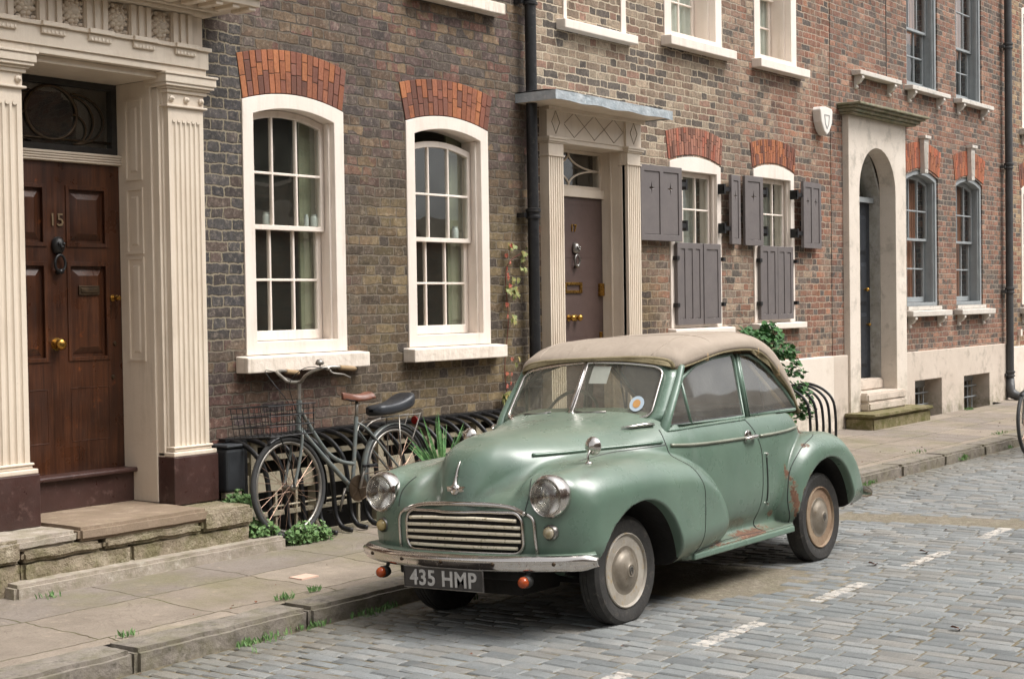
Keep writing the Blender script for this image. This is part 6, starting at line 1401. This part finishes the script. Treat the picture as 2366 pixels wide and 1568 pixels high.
# ============================================================ bicycle
GREYM = plain('grey_green_enamel', hx('6a706e'), hx('5a605e'), .35, bump=.0008, scale=10, c3=hx('8a7a6a')); TYRE = plain('grey_black_rubber', hx('3a3a3a'), hx('2c2c2c'), .75, bump=.002, bscale=90)
ALU = plain('dull_alloy', hx('a5a098'), hx('7f7a74'), .38, metal=.8, scale=25); SPK = plain('rusty_spokes', hx('a08878'), hx('8a6a58'), .4, metal=.7, scale=30)
TANL = plain('tan_saddle_leather', hx('744633'), hx('5f3a2a'), .4, bump=.001, scale=12); CUSH = plain('black_vinyl', hx('24262a'), hx('303338'), .35, bump=.002)
CORK = plain('cork_grip', hx('a08868'), hx('8a7254'), .8, bump=.002)
def bicycle(loc, rot, label):
    b = empty('bicycle', loc, label, 'bicycle', rot=rot)
    def wheel(x, z, r, w_r=.019):
        t = np.linspace(0, 2 * PI, 49)[:-1]
        w = obj('wheel', MB().tube([(x + (r - w_r) * math.cos(a), 0, z + (r - w_r) * math.sin(a)) for a in t], w_r, 10, True), TYRE, b, smooth=True, local=True)
        obj('rim', MB().tube([(x + (r - .045) * math.cos(a), 0, z + (r - .045) * math.sin(a)) for a in t], .012, 8, True), ALU, w, smooth=True, local=True)
        obj('hub', MB().tube([(x, -.05, z), (x, -.045, z), (x, -.03, z), (x, 0, z), (x, .03, z), (x, .045, z), (x, .05, z)], [.008, .024, .014, .014, .014, .024, .008], 12), ALU, w, smooth=True, local=True)
        s = MB()
        for k in range(32):
            a = 2 * PI * k / 32; off = (.5 if k % 4 < 2 else -.5); sy = -1 if k % 2 else 1
            s.tube([(x + .022 * math.cos(a + off * 2.6), sy * .035, z + .022 * math.sin(a + off * 2.6)), (x + (r - .05) * math.cos(a), 0, z + (r - .05) * math.sin(a))], .0016, 4)
        obj('spokes', s, SPK, w, local=True); return w
    Rw = .345; wheel(0, Rw, Rw); wheel(1.09, Rw, Rw)
    def T(pts, r, n=6, seg=10): return MB().tube(smooth_pts(pts, n) if len(pts) > 2 else pts, r, seg)
    fr = MB()
    def A(pts, r, n=6): q = T(pts, r, n); fr.add(q.v, q.f)
    BB = (.62, 0, .27); ST = (.71, 0, .77); HT = (.155, 0, .92); HB = (.125, 0, .72)
    A([HB, HT], .019); A([BB, ST], .015); A([(.13, 0, .74), (.35, 0, .52), BB], .017, 4); A([(.15, 0, .87), (.28, 0, .68), (.40, 0, .54), (.52, 0, .47), (.655, 0, .44)], .014)
    for s in (-1, 1): A([BB, (.75, s * .05, .28), (1.09, s * .06, Rw)], .009, 4); A([(.705, 0, .73), (.78, s * .05, .66), (1.09, s * .06, Rw)], .008, 4)
    fr.lathe([(.022, -.04), (.022, .04)], BB, 'y', 14)
    obj('frame', fr, GREYM, b, smooth=True, local=True, angle=50)
    fk = MB()
    for s in (-1, 1): q = T([(.12, s * .02, .72), (.115, s * .045, .68), (.07, s * .05, .52), (0, s * .05, Rw)], .011); fk.add(q.v, q.f)
    obj('fork', fk, GREYM, b, smooth=True, local=True)
    obj('stem', T([(.155, 0, .92), (.165, 0, 1.03), (.17, 0, 1.05)], .0125), ALU, b, smooth=True, local=True)
    hb = MB()
    for s in (-1, 1):
        q = T([(.165, 0, 1.045), (.13, s * .06, 1.05), (.12, s * .12, 1.09), (.16, s * .20, 1.125), (.26, s * .25, 1.13), (.40, s * .27, 1.115)], .0115); hb.add(q.v, q.f)
    h = obj('handlebar', hb, ALU, b, smooth=True, local=True)
    for s in (-1, 1):
        obj('grip', T([(.30, s * .257, 1.125), (.42, s * .27, 1.112), (.43, s * .272, 1.11)], .017), CORK, h, smooth=True, local=True)
        lv = T([(.22, s * .235, 1.12), (.24, s * .25, 1.09), (.32, s * .27, 1.075), (.38, s * .275, 1.05)], .006); lv.lathe([(0, 0), (.014, .002), (.014, .02), (0, .024)], (.21, s * .235, 1.11), 'z', 10); obj('brake_lever', lv, ALU, h, smooth=True, local=True)
        obj('cable', T([(.23, s * .24, 1.11), (.05, s * .2, 1.14), (0, s * .08, 1.05), (.08, s * .02, .9), (.13, s * .03, .78)], .0028, 8, 5), BLK, h, smooth=True, local=True)
    obj('bell', MB().lathe([(0, .05), (.015, .048), (.026, .035), (.03, .018), (.028, .016), (.02, .01), (.006, .008), (.006, 0)], (.17, -.2, 1.14), 'z', 18), ALU, h, smooth=True, local=True)
    # basket
    bk = MB(); X0, X1, Y0, Y1, Z0, Z1 = -.30, .10, -.17, .17, .70, .90
    for i in range(4):
        z_ = Z0 + (Z1 - Z0) * i / 3; e = .02 * i / 3; bk.tube([(X0 - e, Y0 - e, z_), (X1 + e * .5, Y0 - e, z_), (X1 + e * .5, Y1 + e, z_), (X0 - e, Y1 + e, z_)], .0042, 5, True)
    for i in range(9):
        x = X0 + (X1 - X0) * i / 8; bk.tube([(x, Y0 - .02, Z1), (x, Y0, Z0), (x, Y1, Z0), (x, Y1 + .02, Z1)], .003, 4)
    for i in range(7):
        y = Y0 + (Y1 - Y0) * i / 6; bk.tube([(X0 - .02, y, Z1), (X0, y, Z0), (X1, y, Z0), (X1 + .01, y, Z1)], .003, 4)
    for s in (-1, 1): bk.tube([(-.12, s * .07, Z0), (-.02, s * .055, .5), (0, s * .055, Rw)], .005, 5)
    obj('basket', bk, BLK, b, local=True)
    def guard(x, a0, a1, name, mat):
        m = MB().grid(lambda u, v: (x + (Rw + .012 - .012 * (2 * v - 1) ** 2) * math.cos(a0 + (a1 - a0) * u), (v - .5) * .055, Rw + (Rw + .012 - .012 * (2 * v - 1) ** 2) * math.sin(a0 + (a1 - a0) * u)), 34, 6)
        o = obj(name, m, mat, b, smooth=True, local=True); s = o.modifiers.new('t', 'SOLIDIFY'); s.thickness = .0015
    guard(0, R(-25), R(120), 'mudguard', BLK); guard(1.09, R(-20), R(190), 'mudguard', GREYM)
    # saddle
    def sad(u, v):
        w = .012 + .065 * max(0, (u - .35) / .65) ** .8 if u > .35 else .012 + .012 * u; z = .918 + .012 * math.cos(u * PI * 1.2 + .6) + .012 * (u > .5) * (u - .5); a = PI * v
        x = .58 + .26 * u; r_ = w * math.sin(PI * min(1, max(.02, u * 1.0))) ** .12 if u < 1 else w
        return (x, -r_ * 1.05 * math.cos(a), z + .022 * math.sin(a) ** .6 - .03 * (abs(math.cos(a)) ** 4))
    m = MB().grid(sad, 24, 13); o = obj('saddle', m, TANL, b, smooth=True, local=True); s = o.modifiers.new('t', 'SOLIDIFY'); s.thickness = .006
    sp = MB()
    for s_ in (-1, 1): q = T([(.60, s_ * .008, .905), (.68, s_ * .02, .885), (.78, s_ * .025, .88), (.82, s_ * .03, .90)], .0035); sp.add(q.v, q.f); sp.tube([(.81 + .0 * k, s_ * .035 + .012 * math.cos(k * .8), .885 + .0018 * k) for k in range(18)], .0025, 4)
    obj('saddle_rails', sp, BLK, o, local=True); obj('seat_post', T([ST, (.73, 0, .89)], .0125), ALU, b, smooth=True, local=True)
    # carrier and rear cushion
    cr = MB()
    for s_ in (-1, 1): cr.tube(smooth_pts([(.74, s_ * .03, .66), (.86, s_ * .055, .735), (1.30, s_ * .06, .745), (1.33, s_ * .06, .73), (1.22, s_ * .06, .55)], 5), .005, 6); cr.tube([(1.09, s_ * .065, .35), (1.10, s_ * .06, .745)], .005, 6)
    for x in (.9, 1.05, 1.2): cr.box(x - .006, x + .006, -.06, .06, .738, .748)
    obj('carrier', cr, ALU, b, smooth=True, local=True)
    cs = MB()
    def cu(u, v):
        a = 2 * PI * v; x = .87 + .40 * u; w = .085 + .035 * u; e = (1 - abs(2 * u - 1) ** 8) ** .35; hh = .042 + .02 * u ** 3
        return (x, w * e * math.copysign(abs(math.cos(a)) ** .55, math.cos(a)), .80 + .075 * u ** 3 + hh * e * math.copysign(abs(math.sin(a)) ** .55, math.sin(a)))
    cs.grid(lambda v, u: cu(.001 + .998 * u, v), 28, 22, True); o = obj('rear_cushion', cs, CUSH, b, smooth=True, local=True)
    obj('rear_reflector', MB().lathe([(0, 0), (.03, .002), (.03, .012)], (1.335, 0, .70), 'x', 16), plain('red_lens', hx('8a1a14'), rough=.2), b, local=True)
    # drivetrain
    ch = MB(); ch.lathe([(.085, -.058), (.092, -.056), (.092, -.052), (.085, -.050)], BB, 'y', 40)
    for k in range(5): a = 2 * PI * k / 5; ch.tube([(BB[0], -.055, BB[2]), (BB[0] + .085 * math.cos(a), -.055, BB[2] + .085 * math.sin(a))], .006, 5)
    ch.tube([(BB[0], -.054, BB[2] + .09), (1.09, -.054, Rw + .03)], .004, 5); ch.tube([(BB[0], -.054, BB[2] - .09), (1.09, -.054, Rw - .03)], .004, 5)
    obj('chainset', ch, BRONZE, b, smooth=True, local=True, angle=40)
    for s_, a in ((-1, R(68)), (1, R(248))):
        ex, ez = BB[0] + .165 * math.cos(a), BB[2] + .165 * math.sin(a)
        c = obj('crank', MB().tube([(BB[0], s_ * .07, BB[2]), (ex, s_ * .08, ez)], [.011, .009], 8), ALU, b, smooth=True, local=True)
        p = MB().box(ex - .045, ex + .045, s_ * .10 - .012, s_ * .10 + .012, ez - .01, ez + .01).box(ex - .045, ex + .045, s_ * .15 - .012, s_ * .15 + .012, ez - .01, ez + .01); p.tube([(ex, s_ * .08, ez), (ex, s_ * .165, ez)], .007, 6); obj('pedal', p, BLK, c, local=True, bevel=.003)
    lk = MB(); lk.tube([(.78, -.02, .70), (.86, -.02, .60)], .014, 10); obj('lock_holder', lk, BLK, b, smooth=True, local=True)
    return b
bk1 = bicycle((6.90, 7.20, .088), (R(-4), 0, R(1)), 'grey town bicycle with wire basket and tan saddle leaning on the hooped railing')
bk2 = copy_tree(bk1); bk2.location = (15.545, 5.12, -.045); bk2.rotation_euler = (R(-3), 0, R(2)); [bpy.data.objects.remove(q) for q in list(bk2.children_recursive) if q.name.split('.')[0] in ('basket', 'handlebar', 'grip', 'brake_lever', 'cable', 'bell', 'stem')]; bk2['label'] = 'bicycle at the right edge of frame by the kerb, only its dark tyre showing'

# ============================================================ plants
YUC = leafm('yucca_green', hx('3c6038'), hx('567f48'), hx('86a070'))
m = MB()
for i in range(26):
    a = rd.uniform(0, 2 * PI); t = rd.uniform(.15, .8) ; L = rd.uniform(.42, .60); d = Vector((math.cos(a) * math.sin(t), math.sin(a) * math.sin(t) * .6, math.cos(t))); sd = d.cross(Vector((0, 1, .2))).normalized()
    if sd.length < .1: sd = Vector((1, 0, 0))
    base = Vector((8.34, 7.10, .33)); vs = []; n = 8
    for k in range(n):
        u = k / (n - 1); c = base + d * (L * u) + Vector((0, 0, -.12 * u * u * math.sin(t))); w = .026 * (1 - u) ** .7 * (.55 + 1.2 * u * (1 - u)) + .001; nn = d.cross(sd)
        vs += [c - sd * w + nn * w * .35, c, c + sd * w + nn * w * .35]
    m.add(vs, [(k * 3 + j, k * 3 + j + 1, k * 3 + j + 4, k * 3 + j + 3) for k in range(n - 1) for j in (0, 1)])
yu = empty('yucca_plant', (8.34, 7.10, .07), 'spiky green yucca in a pot in front of the hooped railing', 'plant')
obj('leaves', m, YUC, yu); obj('pot', MB().lathe([(0, 0), (.10, 0), (.14, .24), (.15, .24), (.15, .27), (.125, .27), (.12, .22), (0, .22)], (8.34, 7.10, .066), 'z', 24), plain('terracotta', hx('9a5a3c'), hx('7d4a34'), .8, bump=.003), yu, smooth=True, angle=40)
# climbing ivy bush below the second shuttered window
iv = empty('ivy_bush', (14.9, 7.45, .07), 'dark green ivy climbing at the window sill behind the soft top', 'plant')
m = MB(); ts = MB()
for cx, cy, cz, rx, ry, h, n in ((13.70, 7.45, 1.22, .26, .12, .12, 160), (14.15, 7.45, 1.12, .26, .15, .24, 240), (14.22, 7.45, 1.28, .13, .10, .14, 80), (14.5, 7.42, 1.0, .16, .12, .18, 110), (14.75, 7.40, .78, .10, .1, .22, 60), (14.85, 7.40, .55, .10, .1, .22, 45), (14.95, 7.4, .3, .12, .1, .3, 70), (14.4, 7.45, .3, .3, .15, .8, 300)):
    clump(m, cx, cy, cz, rx, ry, h, n, .062, .6)
for i in range(4): x = 14.1 + i * .10; ts.tube(smooth_pts([(14.5, 7.45, .07), (x - .1, 7.48, .5), (x, 7.5, .9), (x + .02, 7.45, 1.10)], 4), .005, 5)
obj('leaves', m, DGREEN, iv); obj('stems', ts, BRONZE, iv)
# virginia creeper beside the drainpipe
cr = empty('creeper', (9.95, 7.66, .4), 'thin reddish creeper climbing the brick beside the black drainpipe', 'plant')
VG = leafm('creeper_green', hx('6f7a48'), hx('8a8f58'), hx('a87a50')); VR = leafm('creeper_red', hx('8a3a2c'), hx('a8604a'), hx('c49080'))
st_ = MB(); st_.tube(smooth_pts([(9.88, 7.685, .35), (9.90, 7.68, .8), (9.87, 7.68, 1.1), (9.93, 7.68, 1.5), (9.90, 7.68, 1.85), (9.95, 7.67, 2.0), (10.12, 7.65, 2.08)], 6), .004, 5); obj('stem', st_, plain('red_stem', hx('6a3428'), rough=.7), cr, smooth=True)
lg, lr = MB(), MB()
for x, z, n, s in ((9.93, 2.14, 4, .07), (10.08, 2.06, 4, .07), (10.14, 2.10, 2, .05), (10.05, 1.96, 3, .06), (9.95, 1.86, 3, .06), (9.90, 1.78, 5, .075), (9.96, 1.72, 4, .065), (9.84, 1.74, 2, .06), (9.93, 1.52, 3, .06), (9.80, .86, 5, .10), (9.80, .78, 3, .09), (9.86, .90, 2, .08), (9.97, 1.16, 2, .06)):
    for k in range(n): lg.leaf((x + rd.uniform(-.04, .04), 7.66 - rd.uniform(0, .05), z + rd.uniform(-.03, .03)), (rd.uniform(-.5, .5), -1, rd.uniform(-.1, .7)), (rd.uniform(-.7, .7), 0, -1), s * rd.uniform(.7, 1.1), s * rd.uniform(.7, 1.1), 1)
for i in range(26):
    z = rd.choice((rd.uniform(.55, 1.2), rd.uniform(.7, 1.1), rd.uniform(1.4, 2.15))); s = rd.uniform(.03, .05); lr.leaf((9.90 + rd.uniform(-.03, .04), 7.665 - rd.uniform(0, .03), z), (rd.uniform(-.5, .5), -1, .2), (rd.uniform(-.7, .7), 0, -1), s, s, 1)
obj('leaves', lg, VG, cr); obj('red_leaves', lr, VR, cr)
